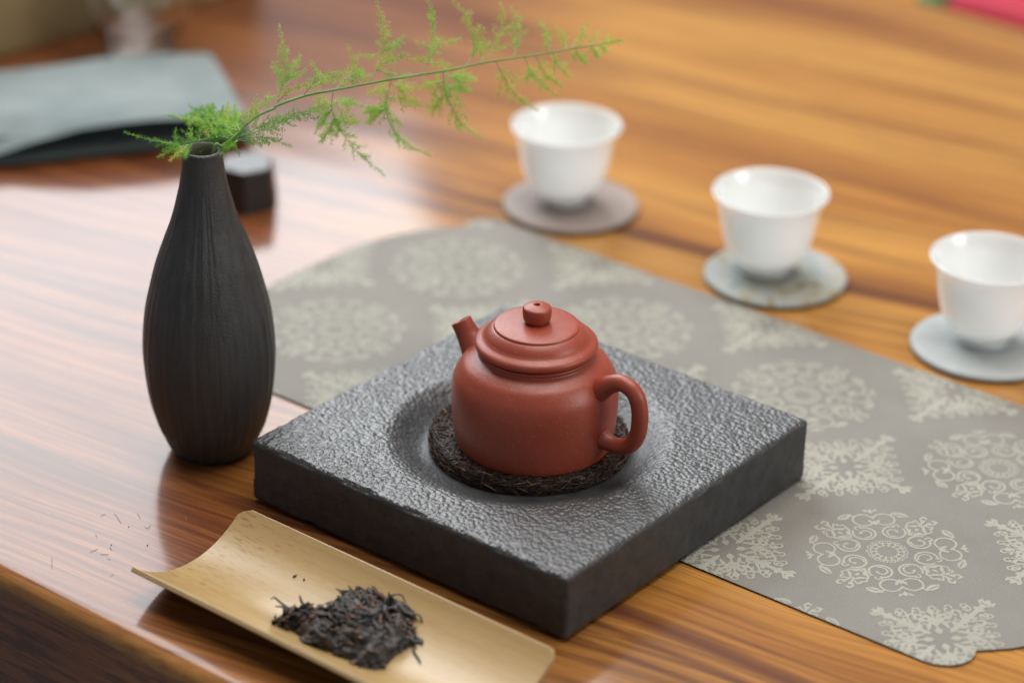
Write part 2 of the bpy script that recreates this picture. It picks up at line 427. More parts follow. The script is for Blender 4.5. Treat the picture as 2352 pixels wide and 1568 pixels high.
def inside(px, py, poly):
    c = np.zeros(px.shape, bool); n = len(poly); j = n - 1
    for i in range(n):
        xi, yi = poly[i]; xj, yj = poly[j]
        if yi != yj:
            c ^= ((yi > py) != (yj > py)) & (px < (xj - xi) * (py - yi) / (yj - yi) + xi)
        j = i
    return c

class Raster:
    """a woven figure drawn thread by thread on a 0.3 mm grid (millimetres)"""
    def __init__(s, half=42.0, step=0.30):
        s.step = step; s.ax = np.arange(-half, half, step) + step / 2
        s.X, s.Y = np.meshgrid(s.ax, s.ax); s.m = np.zeros_like(s.X, bool)
    def stroke(s, pts, wd):
        wd = wd * 1.22
        pts = np.asarray(pts, float)
        x0, y0 = pts.min(0) - wd; x1, y1 = pts.max(0) + wd
        ix = np.where((s.ax > x0) & (s.ax < x1))[0]; iy = np.where((s.ax > y0) & (s.ax < y1))[0]
        if len(ix) == 0 or len(iy) == 0: return
        sl = np.s_[iy[0]:iy[-1] + 1, ix[0]:ix[-1] + 1]
        X, Y = s.X[sl], s.Y[sl]; best = np.full(X.shape, 1e9)
        for (ax, ay), (bx, by) in zip(pts[:-1], pts[1:]):
            dx, dy = bx - ax, by - ay; L = dx * dx + dy * dy + 1e-9
            t = np.clip(((X - ax) * dx + (Y - ay) * dy) / L, 0, 1)
            best = np.minimum(best, (X - ax - t * dx) ** 2 + (Y - ay - t * dy) ** 2)
        s.m[sl] |= best < (wd / 2) ** 2
    def arc(s, cx, cy, r, a0, a1, wd, r1=None):
        t = np.linspace(0, 1, 28); a = np.radians(a0 + (a1 - a0) * t); rr = r + ((r if r1 is None else r1) - r) * t
        s.stroke(np.c_[cx + rr * np.cos(a), cy + rr * np.sin(a)], wd)
    def leaf(s, cx, cy, L, W, ang, rib=0.0):
        c, n = math.cos(R(ang)), math.sin(R(ang))
        u = (s.X - cx) * c + (s.Y - cy) * n; v = -(s.X - cx) * n + (s.Y - cy) * c
        t = np.clip(u / (L / 2), -1, 1)
        k = (np.abs(u) < L / 2) & (np.abs(v) < W / 2 * (1 - t ** 2) * (1 + 0.25 * t))
        if rib: k &= ~((np.abs(v + 0.06 * W) < rib) & (t > -0.75) & (t < 0.7))
        s.m |= k
    def pol(s, r, a): return r * math.cos(R(a)), r * math.sin(R(a))

def medallion():
    k = Raster(41.0)
    # lace rosette in the middle
    for i in range(14):
        a = 360 / 14 * i
        x, y = k.pol(6.6, a); k.arc(x, y, 1.35, 0, 360, 0.5)
        x, y = k.pol(8.9, a + 13); k.arc(x, y, 0.95, 0, 360, 0.55)
        k.leaf(*k.pol(9.2, a), 1.7, 0.9, a); k.leaf(*k.pol(4.9, a + 13), 1.5, 0.8, a + 13)
    for i in range(8):                                   # ring of eight curls
        a = 22.5 + 45 * i; sg = 1 if i % 2 else -1
        x, y = k.pol(18.6, a)
        k.arc(x, y, 5.6, a + sg * 40, a + sg * 350, 1.05, 5.2)
        k.arc(x, y, 4.2, a + sg * 150, a + sg * 420, 0.85, 1.4)
        k.leaf(*(np.array((x, y)) + k.pol(1.7, a + sg * 60)), 2.6, 1.5, a + 30)
        k.leaf(*(np.array((x, y)) + k.pol(2.6, a - sg * 60)), 2.8, 1.3, a + sg * 40)
        k.arc(*k.pol(24.0, a), 1.5, a - 90, a + 140, 0.8)
    for i in range(4):
        a = 45 + 90 * i                                   # double-looped hearts with a bud
        for sg in (1, -1):
            x, y = k.pol(29.6, a + sg * 9.8)
            k.arc(x, y, 5.1, a + sg * 235, a - sg * 60, 0.95)
            k.leaf(*k.pol(27.6, a + sg * 3.8), 4.4, 1.7, a + sg * 28)
            k.leaf(*k.pol(37.6, a + sg * 3.4), 3.6, 1.5, a + sg * 48)
            # leaf on a stalk, pointing along the rim
            la = a + sg * 22.5; x, y = k.pol(35.4, la)
            k.leaf(x, y, 9.2, 4.3, la + sg * 98, 0.32)
            p0 = k.pol(33.6, a + sg * 15.5); p1 = k.pol(36.2, a + sg * 17); k.stroke([p0, p1, k.pol(35.6, a + sg * 19)], 0.8)
        k.leaf(*k.pol(26.2, a), 4.6, 2.0, a); k.leaf(*k.pol(36.8, a), 4.2, 2.4, a); k.leaf(*k.pol(31.2, a), 2.6, 1.8, a)
        d = 90 * i                                        # foliate diamond on the axis
        c, n = math.cos(R(d)), math.sin(R(d))
        def T(u, v): return (u * c - v * n, u * n + v * c)
        for sg in (1, -1):
            k.stroke([T(19.8, 0), T(25.6, sg * 5.6), T(30.2, sg * 1.2)], 0.9)
            k.stroke([T(24, sg * 5.0), T(29, sg * 6.8), T(31.2, sg * 4.4)], 0.8)
            k.leaf(*T(23.4, sg * 2.1), 4.6, 1.7, d + sg * 40); k.leaf(*T(28.0, sg * 2.6), 4.2, 1.6, d - sg * 35)
            k.stroke([T(30.0, sg * 0.6), T(33.5, sg * 1.4), T(36.0, sg * 4.0), T(38.4, sg * 3.6)], 1.0)
            k.stroke([T(31.5, sg * 1.8), T(33.2, sg * 4.6), T(31.4, sg * 5.6)], 0.85)
            k.leaf(*T(38.0, sg * 2.2), 3.2, 1.5, d + sg * 75); k.leaf(*T(35.0, sg * 1.4), 3.0, 1.4, d + sg * 20)
        k.leaf(*T(26.0, 0), 3.6, 1.8, d); k.stroke([T(20, 0), T(23, 0)], 0.7)
    return k

def star():
    k = Raster(43.0)
    def fold(f):
        for i in range(4): f(90 * i, 1.12 if i % 2 else 1.0)
    def draw(d, ln):
        c, n = math.cos(R(d)), math.sin(R(d))
        def T(u, v): return (u * ln * c - v * n, u * ln * n + v * c)
        k.stroke([T(9, 0), T(16, 0), T(24, 0), T(32, 0)], 2.2); k.leaf(*T(8.5, 0), 6.0, 3.0, d); k.leaf(*T(16.5, 0), 6.0, 2.8, d); k.leaf(*T(29.5, 0), 5.0, 3.0, d)
        for sg in (1, -1):
            for (u, v, L, W, an) in ((13.0, 2.2, 5.4, 2.6, 40), (21.0, 2.0, 4.6, 2.2, 38), (28.2, 1.6, 3.8, 1.9, 35), (34.4, 1.6, 3.6, 1.8, 48)):
                k.leaf(*T(u, sg * v), L, W, d + sg * an)
            k.arc(*T(20.5, sg * 6.4), 2.4, d + sg * 200, d - sg * 60, 1.15, 1.5)
            k.arc(*T(26.4, sg * 4.6), 1.7, d + sg * 230, d - sg * 30, 1.0, 1.1)
            k.stroke([T(17, 0), T(19, sg * 3.0), T(20.6, sg * 4.2)], 1.1); k.stroke([T(31, 0), T(34, sg * 3.6), T(36, sg * 3.2)], 1.0)
            k.arc(*T(13.4, sg * 8.4), 3.6, d + sg * 260, d - sg * 70, 1.15, 2.2)
            k.leaf(*T(9.8, sg * 4.6), 4.6, 2.2, d + sg * 70); k.leaf(*T(14.0, sg * 7.8), 3.0, 1.6, d + sg * 30)
            k.stroke([T(8.6, sg * 2.6), T(10.5, sg * 6.8), T(14.5, sg * 11.6)], 1.1)
        k.leaf(*T(35.4, 0), 4.4, 2.6, d)
        e = d + 45                                         # bouquet between two points
        for (r, L, W, o) in ((6.2, 5.4, 3.6, 0), (15.0, 5.0, 3.2, 0), (22.3, 5.0, 3.4, 0)):
            k.leaf(*k.pol(r, e + o), L, W, e + o)
        for sg in (1, -1):
            k.leaf(*k.pol(18.6, e + sg * 8), 5.0, 2.2, e + sg * 38); k.leaf(*k.pol(22.4, e + sg * 9), 3.6, 1.7, e + sg * 60)
            k.arc(*k.pol(19.8, e + sg * 19), 2.3, e + sg * 180, e - sg * 90, 1.1, 1.3)
            k.stroke([k.pol(11, e), k.pol(14.5, e + sg * 12), k.pol(17.4, e + sg * 17)], 1.0)
        k.stroke([k.pol(9, e), k.pol(21, e)], 1.0)
    fold(draw)
    for qx, qy in ((1, 1), (1, -1), (-1, 1), (-1, -1)):    # scrolls that fill the lozenge out to its lumpy sides
        for sc, n, rad in ((0.82, 5, 2.5), (0.56, 3, 2.8)):
            for q in range(n):
                f = 0.16 + 0.68 * q / max(1, n - 1)
                x, y = qx * 36.0 * sc * (1 - f), qy * 41.0 * sc * f
                a = math.degrees(math.atan2(qy * 36, qx * 41)); sg = 1 if q % 2 else -1
                k.arc(x, y, rad, a + 40 * sg, a + 300 * sg, 0.75, rad * 0.5)
                if sc > 0.8: k.arc(x + 2.7 * math.cos(R(a)), y + 2.7 * math.sin(R(a)), 1.5, a - 130 * sg, a + 150 * sg, 0.8)
    k.m &= ~((np.abs(k.X) + np.abs(k.Y) < 4.2) & (np.abs(k.X) + np.abs(k.Y) > 2.0))
    return k

def raster_mesh(name, k, mask):
    """merge runs of threads in each row into one quad; ragged stepped outline as in the weave"""
    v = []; f = []; h = k.step / 2
    for r in range(mask.shape[0]):
        row = mask[r]
        if not row.any(): continue
        d = np.diff(np.concatenate([[0], row.astype(np.int8), [0]]))
        for a, b in zip(np.where(d == 1)[0], np.where(d == -1)[0]):
            xa, xb, y = (k.ax[a] - h) / 1000, (k.ax[b - 1] + h) / 1000, k.ax[r] / 1000
            i = len(v); hh = h / 1000
            v += [(xa, y - hh, 0), (xb, y - hh, 0), (xb, y + hh, 0), (xa, y + hh, 0)]; f.append((i, i + 1, i + 2, i + 3))
    return v, f

def build_runner():
    root = thing('table_runner', 'taupe satin brocade runner with cream medallions and scalloped ends on the table', 'table runner')
    n = len(OUT)
    bm = bmesh.new()
    top = [bm.verts.new((x, y, RZ)) for x, y in OUT]; bot = [bm.verts.new((x, y, 0.0002)) for x, y in OUT]
    ft = bm.faces.new(top); ft.material_index = 0
    for i in range(n):
        j = (i + 1) % n; q = bm.faces.new((top[i], bot[i], bot[j], top[j])); q.material_index = 1
    bmesh.ops.recalc_face_normals(bm, faces=bm.faces)
    me = bpy.data.meshes.new('cloth'); bm.to_mesh(me); bm.free(); me.materials.append(MAT['satin']); me.materials.append(MAT['hem'])
    o = bpy.data.objects.new('cloth', me); COL.objects.link(o); o.parent = root
    zc = RZ + 0.00007
    full = {}
    for name, k, xs, ys in (('woven_medallion', medallion(), [0.0243 + 0.1168 * i for i in range(-2, 4)], [0.0570, 0.1573, 0.2613, 0.3653]),
                            ('woven_star', star(), [0.0827 + 0.1168 * i for i in range(-2, 3)], [0.1100, 0.2125, 0.3170])):
        for x in xs:
            for y in ys:
                px, py = k.X / 1000 + x, k.Y / 1000 + y
                keep = inside(px, py, OUT) & k.m
                # keep off the turned hem
                if not keep.any(): continue
                if keep.sum() < 40: continue
                if keep.sum() == k.m.sum():
                    if 0.03 < x < 0.16 and y < 0.16: continue        # wholly under the tray
                    if name not in full:
                        q = mesh_obj(name, *raster_mesh(name, k, keep), MAT['motif'], root, smooth=False); full[name] = q.data
                    else:
                        q = bpy.data.objects.new(name, full[name]); COL.objects.link(q); q.parent = root
                else:
                    q = mesh_obj(name, *raster_mesh(name, k, keep), MAT['motif'], root, smooth=False)
                q.location = (x, y, zc)
build_runner()

# ------------------------------------------------------------------ the stone tray
TH = 0.0330; POT = np.array([0.0975, 0.0905]); BOWL = 0.0085
def tray_dip(x, y):
    r = np.hypot(x - POT[0] + 0.0035, y - POT[1] - 0.0012)
    r = r + 0.0012 * fbm(np.stack([x, y, 0 * x], -1), 40, 5)
    ang = np.arctan2(y - POT[1], x - POT[0])
    wide = 0.0230 - 0.0070 * np.clip(np.cos(ang - R(165)), 0, 1)        # the wall is steeper on the far left
    t = np.clip((0.0490 + wide - r) / wide, 0, 1)
    return BOWL * t * t * (3 - 2 * t)

def build_tray():
    a = 0.19; rad = 0.0026; n = 250; nz = 44
    s = np.linspace(0, a, n + 1); zz = np.linspace(0, TH, nz + 1)
    # crowd samples towards the rounded edges
    s = a * (0.5 - 0.5 * np.cos(math.pi * (np.linspace(0, 1, n + 1)))) * 0.25 + s * 0.75
    verts = []; faces = []
    def grid(fn, U, V, flip):
        o = len(verts)
        u, v = np.meshgrid(U, V, indexing='ij'); P = fn(u, v).reshape(-1, 3); verts.extend(P)
        m = len(V)
        for i in range(len(U) - 1):
            for j in range(m - 1):
                q = (o + i * m + j, o + (i + 1) * m + j, o + (i + 1) * m + j + 1, o + i * m + j + 1)
                faces.append(q[::-1] if flip else q)
    st = lambda *c: np.stack(np.broadcast_arrays(*c), -1)
    grid(lambda u, v: st(u, v, TH + 0 * u), s, s, False)
    grid(lambda u, v: st(u, 0 * u, v), s, zz, False)
    grid(lambda u, v: st(u, a + 0 * u, v), s, zz, True)
    grid(lambda u, v: st(0 * u, u, v), s, zz, True)
    grid(lambda u, v: st(a + 0 * u, u, v), s, zz, False)
    grid(lambda u, v: st(u, v, 0 * u), s[::25], s[::25], True)
    P = np.array(verts)
    lo = np.array([rad, rad, rad]); hi = np.array([a - rad, a - rad, TH - rad])
    Q = np.clip(P, lo, hi); N = P - Q; L = np.linalg.norm(N, axis=1)[:, None]; N = N / np.maximum(L, 1e-9)
    P2 = Q + N * rad
    top = np.clip(N[:, 2], 0, 1) ** 2
    r = np.hypot(P2[:, 0] - POT[0], P2[:, 1] - POT[1])
    rough = np.clip((r - 0.045) / 0.02, 0.12, 1)
    d = 0.00024 * fbm(P2, 55, 1, 2) + top * rough * 0.00024 * fbm(P2, 320, 3, 3) + (1 - top) * 0.00010 * fbm(P2, 420, 9, 3)
    edge = (L[:, 0] > 0) & (np.abs(N).max(1) < 0.97)
    d = d - np.where(edge, 0.0008 * np.clip(fbm(P2, 130, 21, 3) + 0.15, 0, 1.2), 0)
    bottom = P2[:, 2] < 0.0005
    P2 = P2 + N * np.where(bottom, 0, d)[:, None]
    P2[:, 2] -= top * tray_dip(P2[:, 0], P2[:, 1])
    P2[:, 2] = np.maximum(P2[:, 2], 0) + 0.0011
    P2[:, 0] = P2[:, 0] * (0.1915 / 0.19) - 0.0015; P2[:, 1] = P2[:, 1] * (0.1924 / 0.19) - 0.0024
    # merge the seams
    key = np.round(P, 6); _, first, inv = np.unique(key, axis=0, return_index=True, return_inverse=True)
    inv = np.asarray(inv).ravel()
    F = []
    for f in faces:
        q = [int(inv[i]) for i in f]
        if len(set(q)) >= 3: F.append(tuple(q))
    o = mesh_obj('stone_tray', P2[first], F, MAT['stone'])
    tag(o, 'square dark grey hammered stone tray with round hollow under the teapot', 'tray')
build_tray()
FLOOR = 0.0011 + TH - BOWL

# ------------------------------------------------------------------ the fibre trivet under the pot
def build_trivet():
    root = thing('fibre_trivet', 'round shaggy dark brown palm fibre trivet between teapot and stone tray', 'trivet', (POT[0] - 0.0036, POT[1] + 0.0013, FLOOR))
    r0, h = 0.0470, 0.0068
    prof = [(0, 0.0006)] + [(r0 - 0.003 + 0.003 * math.sin(R(a)), h / 2 - h / 2 * math.cos(R(a))) for a in np.linspace(0, 180, 9)] + [(0, h)]
    v, f = lathe(prof, 120, lambda a, r, z: 0.0008 * np.sin(a * 9 + z * 900) * 0.6 + 0.0005 * np.sin(a * 31))
    mesh_obj('fibre_mat', v, f, MAT['fibre'], root)
    for name, mat, n, sc in (('dark_fibres', 'fibre', 3400, 1.0), ('brown_fibres', 'fibre2', 2600, 1.0), ('golden_fibres', 'fibre3', 210, 1.15)):
        mb = MB()
        for _ in range(n):
            a = nr.uniform(0, 2 * math.pi); side = nr.uniform() < 0.5
            if side:
                ph = nr.uniform(10, 175); r = r0 - 0.003 + 0.0032 * math.sin(R(ph)) ; z = h / 2 - h / 2 * math.cos(R(ph))
                nx = math.sin(R(ph)); nz = -math.cos(R(ph))
            else:
                r = nr.uniform(0.033, r0 - 0.002); z = h; nx, nz = 0.0, 1.0
            L = nr.uniform(0.0025, 0.0085) * sc; tw = nr.normal(0, 0.75) ; lift = nr.uniform(-0.0001, 0.0016)
            pts = []
            for t in np.linspace(-0.5, 0.5, 4):
                aa = a + t * L * math.cos(tw) / r; rr = r + nx * (lift + 0.0010 * abs(t) * nr.uniform(0, 1.2)); 
                z2 = z + nz * lift + t * L * math.sin(tw) * (nx) * 0.8; r2 = rr + t * L * math.sin(tw) * (1 - nx)
                pts.append((r2 * math.cos(aa), r2 * math.sin(aa), max(z2 + nr.normal(0, 0.00018), 0.0004)))
            mb.add(tube(pts, [0.00014, 0.00022, 0.00020, 0.00009], 3, False))
        o = mesh_obj(name, mb.v, mb.f, MAT[mat], root); o['kind'] = 'stuff'
build_trivet()

# ------------------------------------------------------------------ the teapot
def build_teapot():
    u = 6.68e-5
    root = thing('teapot', 'small red clay teapot with domed lid and loop handle on the stone tray', 'teapot', (POT[0] + 0.0019, POT[1] - 0.0023, FLOOR + 0.0070))
    # local x axis: towards the handle
    away = math.atan2(RT[1], RT[0]); root.rotation_euler = (0, 0, away - R(34))
    body = [(0, 12), (300, 8), (505, 0), (540, 4), (558, 18), (566, 45), (577, 110), (587, 190), (594, 290), (596, 390), (592, 462), (579, 526), (553, 580), (517, 632), (474, 664), (438, 684), (416, 695), (406, 704), (404, 712), (409, 717), (414, 724), (414, 732), (408, 739), (398, 742), (360, 742), (355, 700)]
    P = catmull(np.array(body), 5); P[:, 0] = np.maximum(P[:, 0], 0)
    v, f = lathe(P * u, 144); b = mesh_obj('body', v, f, MAT['clay'], root)
    lid = [(345, 735), (380, 750), (402, 752), (424, 757), (434, 769), (437, 785), (432, 801), (421, 812), (405, 821), (384, 832), (368, 848), (356, 866), (341, 884), (324, 899), (312, 907), (305, 909)]
    disc = [(303.5, 911), (303, 919), (300, 925), (293, 928.5), (270, 931.5), (200, 939), (120, 945), (60, 948), (0, 949)]
    P = np.vstack([catmull(np.array(lid), 5), np.array(disc)])
    v, f = lathe(P * u, 144); l = mesh_obj('lid', v, f, MAT['clay'], root)
    knob = [(78, 940), (79, 948), (85, 956), (94, 968), (100, 988), (103, 1015), (103, 1040), (101, 1054), (95, 1063), (84, 1069), (55, 1078), (28, 1083), (24, 1081), (22, 1075), (21, 1030), (0, 1030)]
    kk = np.vstack([catmull(np.array(knob[:12]), 4), np.array(knob[12:])])
    v, f = lathe(kk * u, 64); mesh_obj('knob', v, f, MAT['clay'], l)
    # handle, in the local xz plane (its ends swell into the body)
    hp = catmull([(450, 0, 515), (535, 0, 572), (620, 0, 640), (705, 0, 680), (788, 0, 662), (842, 0, 604), (868, 0, 515), (872, 0, 420), (860, 0, 325), (822, 0, 242), (758, 0, 193), (685, 0, 176), (610, 0, 182), (540, 0, 200)], 7)
    t = np.linspace(0, 1, len(hp))
    rad = 61 + 40 * np.exp(-(t / 0.12) ** 2) + 26 * np.exp(-((1 - t) / 0.06) ** 2) - 3 * t
    v, f = tube(hp * u, rad * u, 28, True); mesh_obj('handle', v, f, MAT['clay'], root)
    # spout on the other side: outer wall, lip and bore
    sp = catmull([(-380, 0, 470), (-450, 0, 530), (-515, 0, 592), (-570, 0, 656), (-612, 0, 712), (-645, 0, 760)], 8)
    t = np.linspace(0, 1, len(sp)); rad = 77 + 150 * (1 - t) ** 2.5
    d = sp[-1] - sp[-2]; d /= np.linalg.norm(d)
    pts = np.vstack([sp, sp[-1] + d * 6, sp[-1] + d * 7, sp[-1] + d * 2, sp[-1] - d * 60, sp[-1] - d * 140])
    rad = np.concatenate([rad, [76, 69, 60, 54, 52]])
    # orient rings with a fixed frame so the bore stays true
    mb_v = []; mb_f = []; seg = 36
    T = np.gradient(sp, axis=0); T /= np.linalg.norm(T, axis=1)[:, None]
    TT = np.vstack([T, [d] * 5])
    for p, r, tt in zip(pts, rad, TT):
        n1 = np.array([0, 1.0, 0]); n2 = np.cross(tt, n1)
        for a in np.linspace(0, 2 * math.pi, seg, endpoint=False): mb_v.append((p + r * (math.cos(a) * n1 + math.sin(a) * n2)) * u)
    for i in range(len(pts) - 1):
        for j in range(seg):
            q = (j + 1) % seg; mb_f.append((i * seg + j, i * seg + q, (i + 1) * seg + q, (i + 1) * seg + j))
    mb_f.append(tuple(range((len(pts) - 1) * seg, len(pts) * seg)))
    mesh_obj('spout', mb_v, mb_f, MAT['clay'], root)
build_teapot()

# ------------------------------------------------------------------ the vase and the fern
VB = at_z(489, 1027)
MMPX = 1.306 / FPX
def build_vase():
    root = thing('bud_vase', 'tall slender matte black ribbed stoneware vase holding a fern sprig', 'vase', (VB[0], VB[1], 0.0002))
    sil = [(1026, 88), (1010, 101), (985, 113), (960, 125), (910, 140), (858, 148.5), (807, 152), (756, 149.5), (705, 143), (654, 131), (603, 116.5), (552, 97), (501, 76.5), (450, 62), (405, 52.5), (363, 47.2), (347, 46.5)]
    prof = []
    for y, hw in sil:
        # height on the axis that projects to this row
        lo, hi = -0.01, 0.3
        for _ in range(40):
            m = (lo + hi) / 2; d = np.array([VB[0], VB[1], m]) - CAM
            yy = 784 - FPX * (d @ UP) / (d @ FW)
            if yy > y: lo = m
            else: hi = m
        prof.append((hw * (d @ FW) / FPX, max(m, 0)))
    prof = np.array(prof); prof[0] = (prof[0][0], 0.0)
    H = prof[-1][1]; rt = prof[-1][0]
    P = catmull(prof, 8)
    P = np.vstack([[(0, 0.001), (P[0][0] - 0.004, 0.0), (P[0][0] - 0.0012, 0.0003)], P[1:], [(rt - 0.0004, H + 0.0007), (rt - 0.0012, H + 0.0009), (rt - 0.0020, H + 0.0004), (rt - 0.0024, H - 0.002), (rt - 0.002, H - 0.02), (rt, H - 0.05), (rt * 1.6, H - 0.08), (0, H - 0.082)]])
    rad = nr.normal(0, 1, 400)
    def ridge(a, r, z):
        if z > H - 0.001 or r < 0.012: k = 0.12
        else: k = 1.0
        p = np.stack([np.cos(a) * 9, np.sin(a) * 9, np.full_like(a, z * 9)], -1)
        p2 = np.stack([np.cos(a) * 21, np.sin(a) * 21, np.full_like(a, z * 16 + 5)], -1)
        k *= min(1.0, max(0.15, (H - z) / 0.05)) * min(1.0, 0.25 + z / 0.02)
        return k * (0.00042 * vnoise(p, 1.5, 3) + 0.00034 * (np.abs(vnoise(p2, 1.0, 8)) - 0.4))
    v, f = lathe(P, 260, ridge); nin = (len(P) - 6) * 260 - 260
    o = mesh_obj('vase_body', v, f, mats=[MAT['vase'], MAT['vase_inside']], mat_idx=[1 if i > len(f) - 260 * 6 else 0 for i in range(len(f))], parent=root)
    return H
VH = build_vase()

def build_fern():
    base = np.array([VB[0], VB[1], VH - 0.05])
    root = thing('fern_sprig', 'feathery green asparagus fern sprig arching out of the black vase', 'fern', (0, 0, 0))
    D0 = (np.array([VB[0], VB[1], VH]) - CAM) @ FW
    def c2(x, y): return (593.3 + 0.3658 * x, 0.3658 * y)
    def c3(x, y): return (267 + 0.2144 * x, 207.7 + 0.2144 * y)
    def dep(x): return D0 + 0.000075 * max(0, x - 560)         # the sprig leans away from the viewer
    sp = [c3(1040, 670), c3(1130, 600), c3(1230, 525), c3(1310, 460), c3(1390, 370), c3(1520, 270), c3(1700, 190), c2(115, 665), c2(290, 603), c2(480, 565), c2(690, 525), c2(850, 497), c2(1015, 470), c2(1160, 447), c2(1300, 420), c2(1430, 392), c2(1600, 368), c2(1830, 332), c2(1960, 306), c2(2100, 288), c2(2200, 270), c2(2285, 258)]
    S = [base] + [at_d(x, y, dep(x)) for x, y in sp]
    Sc = catmull(S, 6); t = np.linspace(0, 1, len(Sc))
    v, f = tube(Sc, 0.00062 * (1 - t) ** 0.6 + 0.00016, 8); mesh_obj('stem', v, f, MAT['stem'], root)
    def frond(pts, dz=0.0, dens=1.0, nl=0.0040, pale=0.4, d0=None, thick=0.00022):
        """pts: px points from the stem outwards; dz: how much deeper the tip ends"""
        n = len(pts); W = []
        for i, (x, y) in enumerate(pts):
            W.append(at_d(x, y, (dep(pts[0][0]) if d0 is None else d0) + dz * i / max(1, n - 1)))
        C = catmull(W, 10); L = np.linalg.norm(np.diff(C, axis=0), axis=1); cum = np.concatenate([[0], np.cumsum(L)]); tot = cum[-1]
        tw = tube(C, thick * (1 - 0.75 * np.linspace(0, 1, len(C))), 5)
        br = mesh_obj('frond', tw[0], tw[1], MAT['stem_pale'], root)
        vv = []; ff = []
        def bristle(C, cum, L, tot, nl, dens, k0):
            cnt = max(3, int(tot / 0.00095 * dens))
            for q in range(cnt):
                s = (q + nr.uniform()) / cnt; s = k0 + (1 - k0) * s; dd = s * tot
                k = max(0, min(len(C) - 2, int(np.searchsorted(cum, dd)) - 1))
                p = C[k] + (C[k + 1] - C[k]) * ((dd - cum[k]) / max(L[k], 1e-9)); T = (C[k + 1] - C[k]) / max(L[k], 1e-9)
                for _ in range(nr.integers(3, 7)):
                    r = nr.normal(0, 1, 3); r -= T * (r @ T); r /= np.linalg.norm(r)
                    dirn = r + T * nr.uniform(0.35, 1.3); dirn /= np.linalg.norm(dirn)
                    l = nl * nr.uniform(0.5, 1.15) * (1.0 - 0.4 * s ** 3)
                    tip = p + dirn * l + np.array([0, 0, 0.0003 * nr.normal()]); midp = p + dirn * l * 0.55 + r * 0.00012
                    sd = np.cross(dirn, nr.normal(0, 1, 3)); sd /= np.linalg.norm(sd) + 1e-9; sd2 = np.cross(dirn, sd)
                    wd = 0.000095; i0 = len(vv)
                    vv.extend([p + sd * wd * .6, p - sd * wd * .6, midp + sd * wd, midp - sd * wd, midp + sd2 * wd * 0.9, tip])
                    ff.extend([(i0, i0 + 1, i0 + 3, i0 + 2), (i0 + 2, i0 + 3, i0 + 5), (i0, i0 + 2, i0 + 4), (i0 + 1, i0 + 4, i0 + 3), (i0 + 2, i0 + 5, i0 + 4), (i0 + 3, i0 + 4, i0 + 5)])
        bristle(C, cum, L, tot, nl * 0.82, dens, 0.14)
        twigs = MB(); nb = int(tot / 0.0034 * dens)
        for q in range(nb):
            s = 0.14 + 0.62 * (q + nr.uniform(0.2, 0.8)) / max(1, nb); dd = s * tot
            k = max(0, min(len(C) - 2, int(np.searchsorted(cum, dd)) - 1)); T = (C[k + 1] - C[k]) / max(L[k], 1e-9)
            r = nr.normal(0, 1, 3) * np.array([1, 1, 0.8]); r -= T * (r @ T); r /= np.linalg.norm(r)
            l = min(0.0125, 0.36 * tot) * (1.05 - s) * nr.uniform(0.55, 1.1)
            if l < 0.0015: continue
            d = r * 0.8 + T * nr.uniform(0.5, 0.9); d /= np.linalg.norm(d)
            B = np.array([C[k] + d * l * t + T * l * 0.18 * t * t for t in np.linspace(0, 1, 5)])
            bl = np.linalg.norm(np.diff(B, axis=0), axis=1)
            twigs.add(tube(B, thick * 0.55 * np.linspace(1, 0.4, 5), 3, False))
            bristle(B, np.concatenate([[0], np.cumsum(bl)]), bl, bl.sum(), nl * 0.7, dens, 0.1)
        if twigs.v: mesh_obj('twigs', twigs.v, twigs.f, MAT['stem_pale'], br)['kind'] = 'stuff'
        o = mesh_obj('needles', vv, ff, MAT['needle_pale' if nr.uniform() < pale else ('needle_deep' if pale < 0.2 and nr.uniform() < 0.75 else 'needle')], br, smooth=False); o['kind'] = 'stuff'
    F2 = lambda *p: [c2(*q) for q in p]
    F3 = lambda *p: [c3(*q) for q in p]
    # upper side of the stem
    frond(F2((115, 665), (150, 520), (175, 380), (130, 160)), 0.004)
    frond(F2((150, 540), (215, 450), (265, 340)), 0.006); frond(F2((155, 500), (100, 430), (90, 390)), 0.0); frond(F2((150, 530), (230, 480), (305, 435)), -0.004)
    frond(F2((130, 600), (60, 620), (0, 680)), 0.0); frond(F2((120, 640), (200, 570), (330, 530)), -0.005)
    frond(F2((285, 600), (350, 510), (360, 440), (330, 390)), -0.006); frond(F2((330, 540), (430, 470), (510, 460), (540, 510)), -0.010); frond(F2((310, 560), (420, 510), (520, 520)), 0.004)
    frond(F2((480, 565), (560, 480), (600, 400), (565, 285)), 0.012); frond(F2((560, 490), (620, 460), (660, 430)), 0.016); frond(F2((540, 500), (640, 490), (720, 465)), 0.01)
    frond(F2((690, 525), (760, 410), (785, 220), (760, 80), (735, -40)), 0.0)
    frond(F2((762, 350), (700, 350), (630, 352)), 0.004); frond(F2((765, 410), (850, 370), (945, 338)), -0.004); frond(F2((778, 310), (850, 270), (915, 225)), 0.004); frond(F2((780, 330), (860, 290), (910, 275)), -0.003)
    frond(F2((745, 440), (830, 470), (910, 465)), 0.008)
    frond(F2((1015, 470), (1070, 360), (1100, 170), (1085, 60), (1055, -30)), 0.003)
    frond(F2((1080, 310), (1170, 270), (1275, 245)), 0.006); frond(F2((1070, 370), (1010, 370), (945, 385)), 0.008); frond(F2((1060, 400), (1130, 400), (1215, 412)), 0.01); frond(F2((1082, 310), (1030, 280), (985, 265)), 0.0)
    frond(F2((1300, 420), (1350, 320), (1320, 130), (1215, -5)), 0.008); frond(F2((1340, 350), (1380, 300), (1400, 270)), 0.01)
    frond(F2((1430, 392), (1490, 270), (1540, 120), (1518, 15)), 0.008); frond(F2((1400, 390), (1420, 310), (1450, 260)), 0.012)
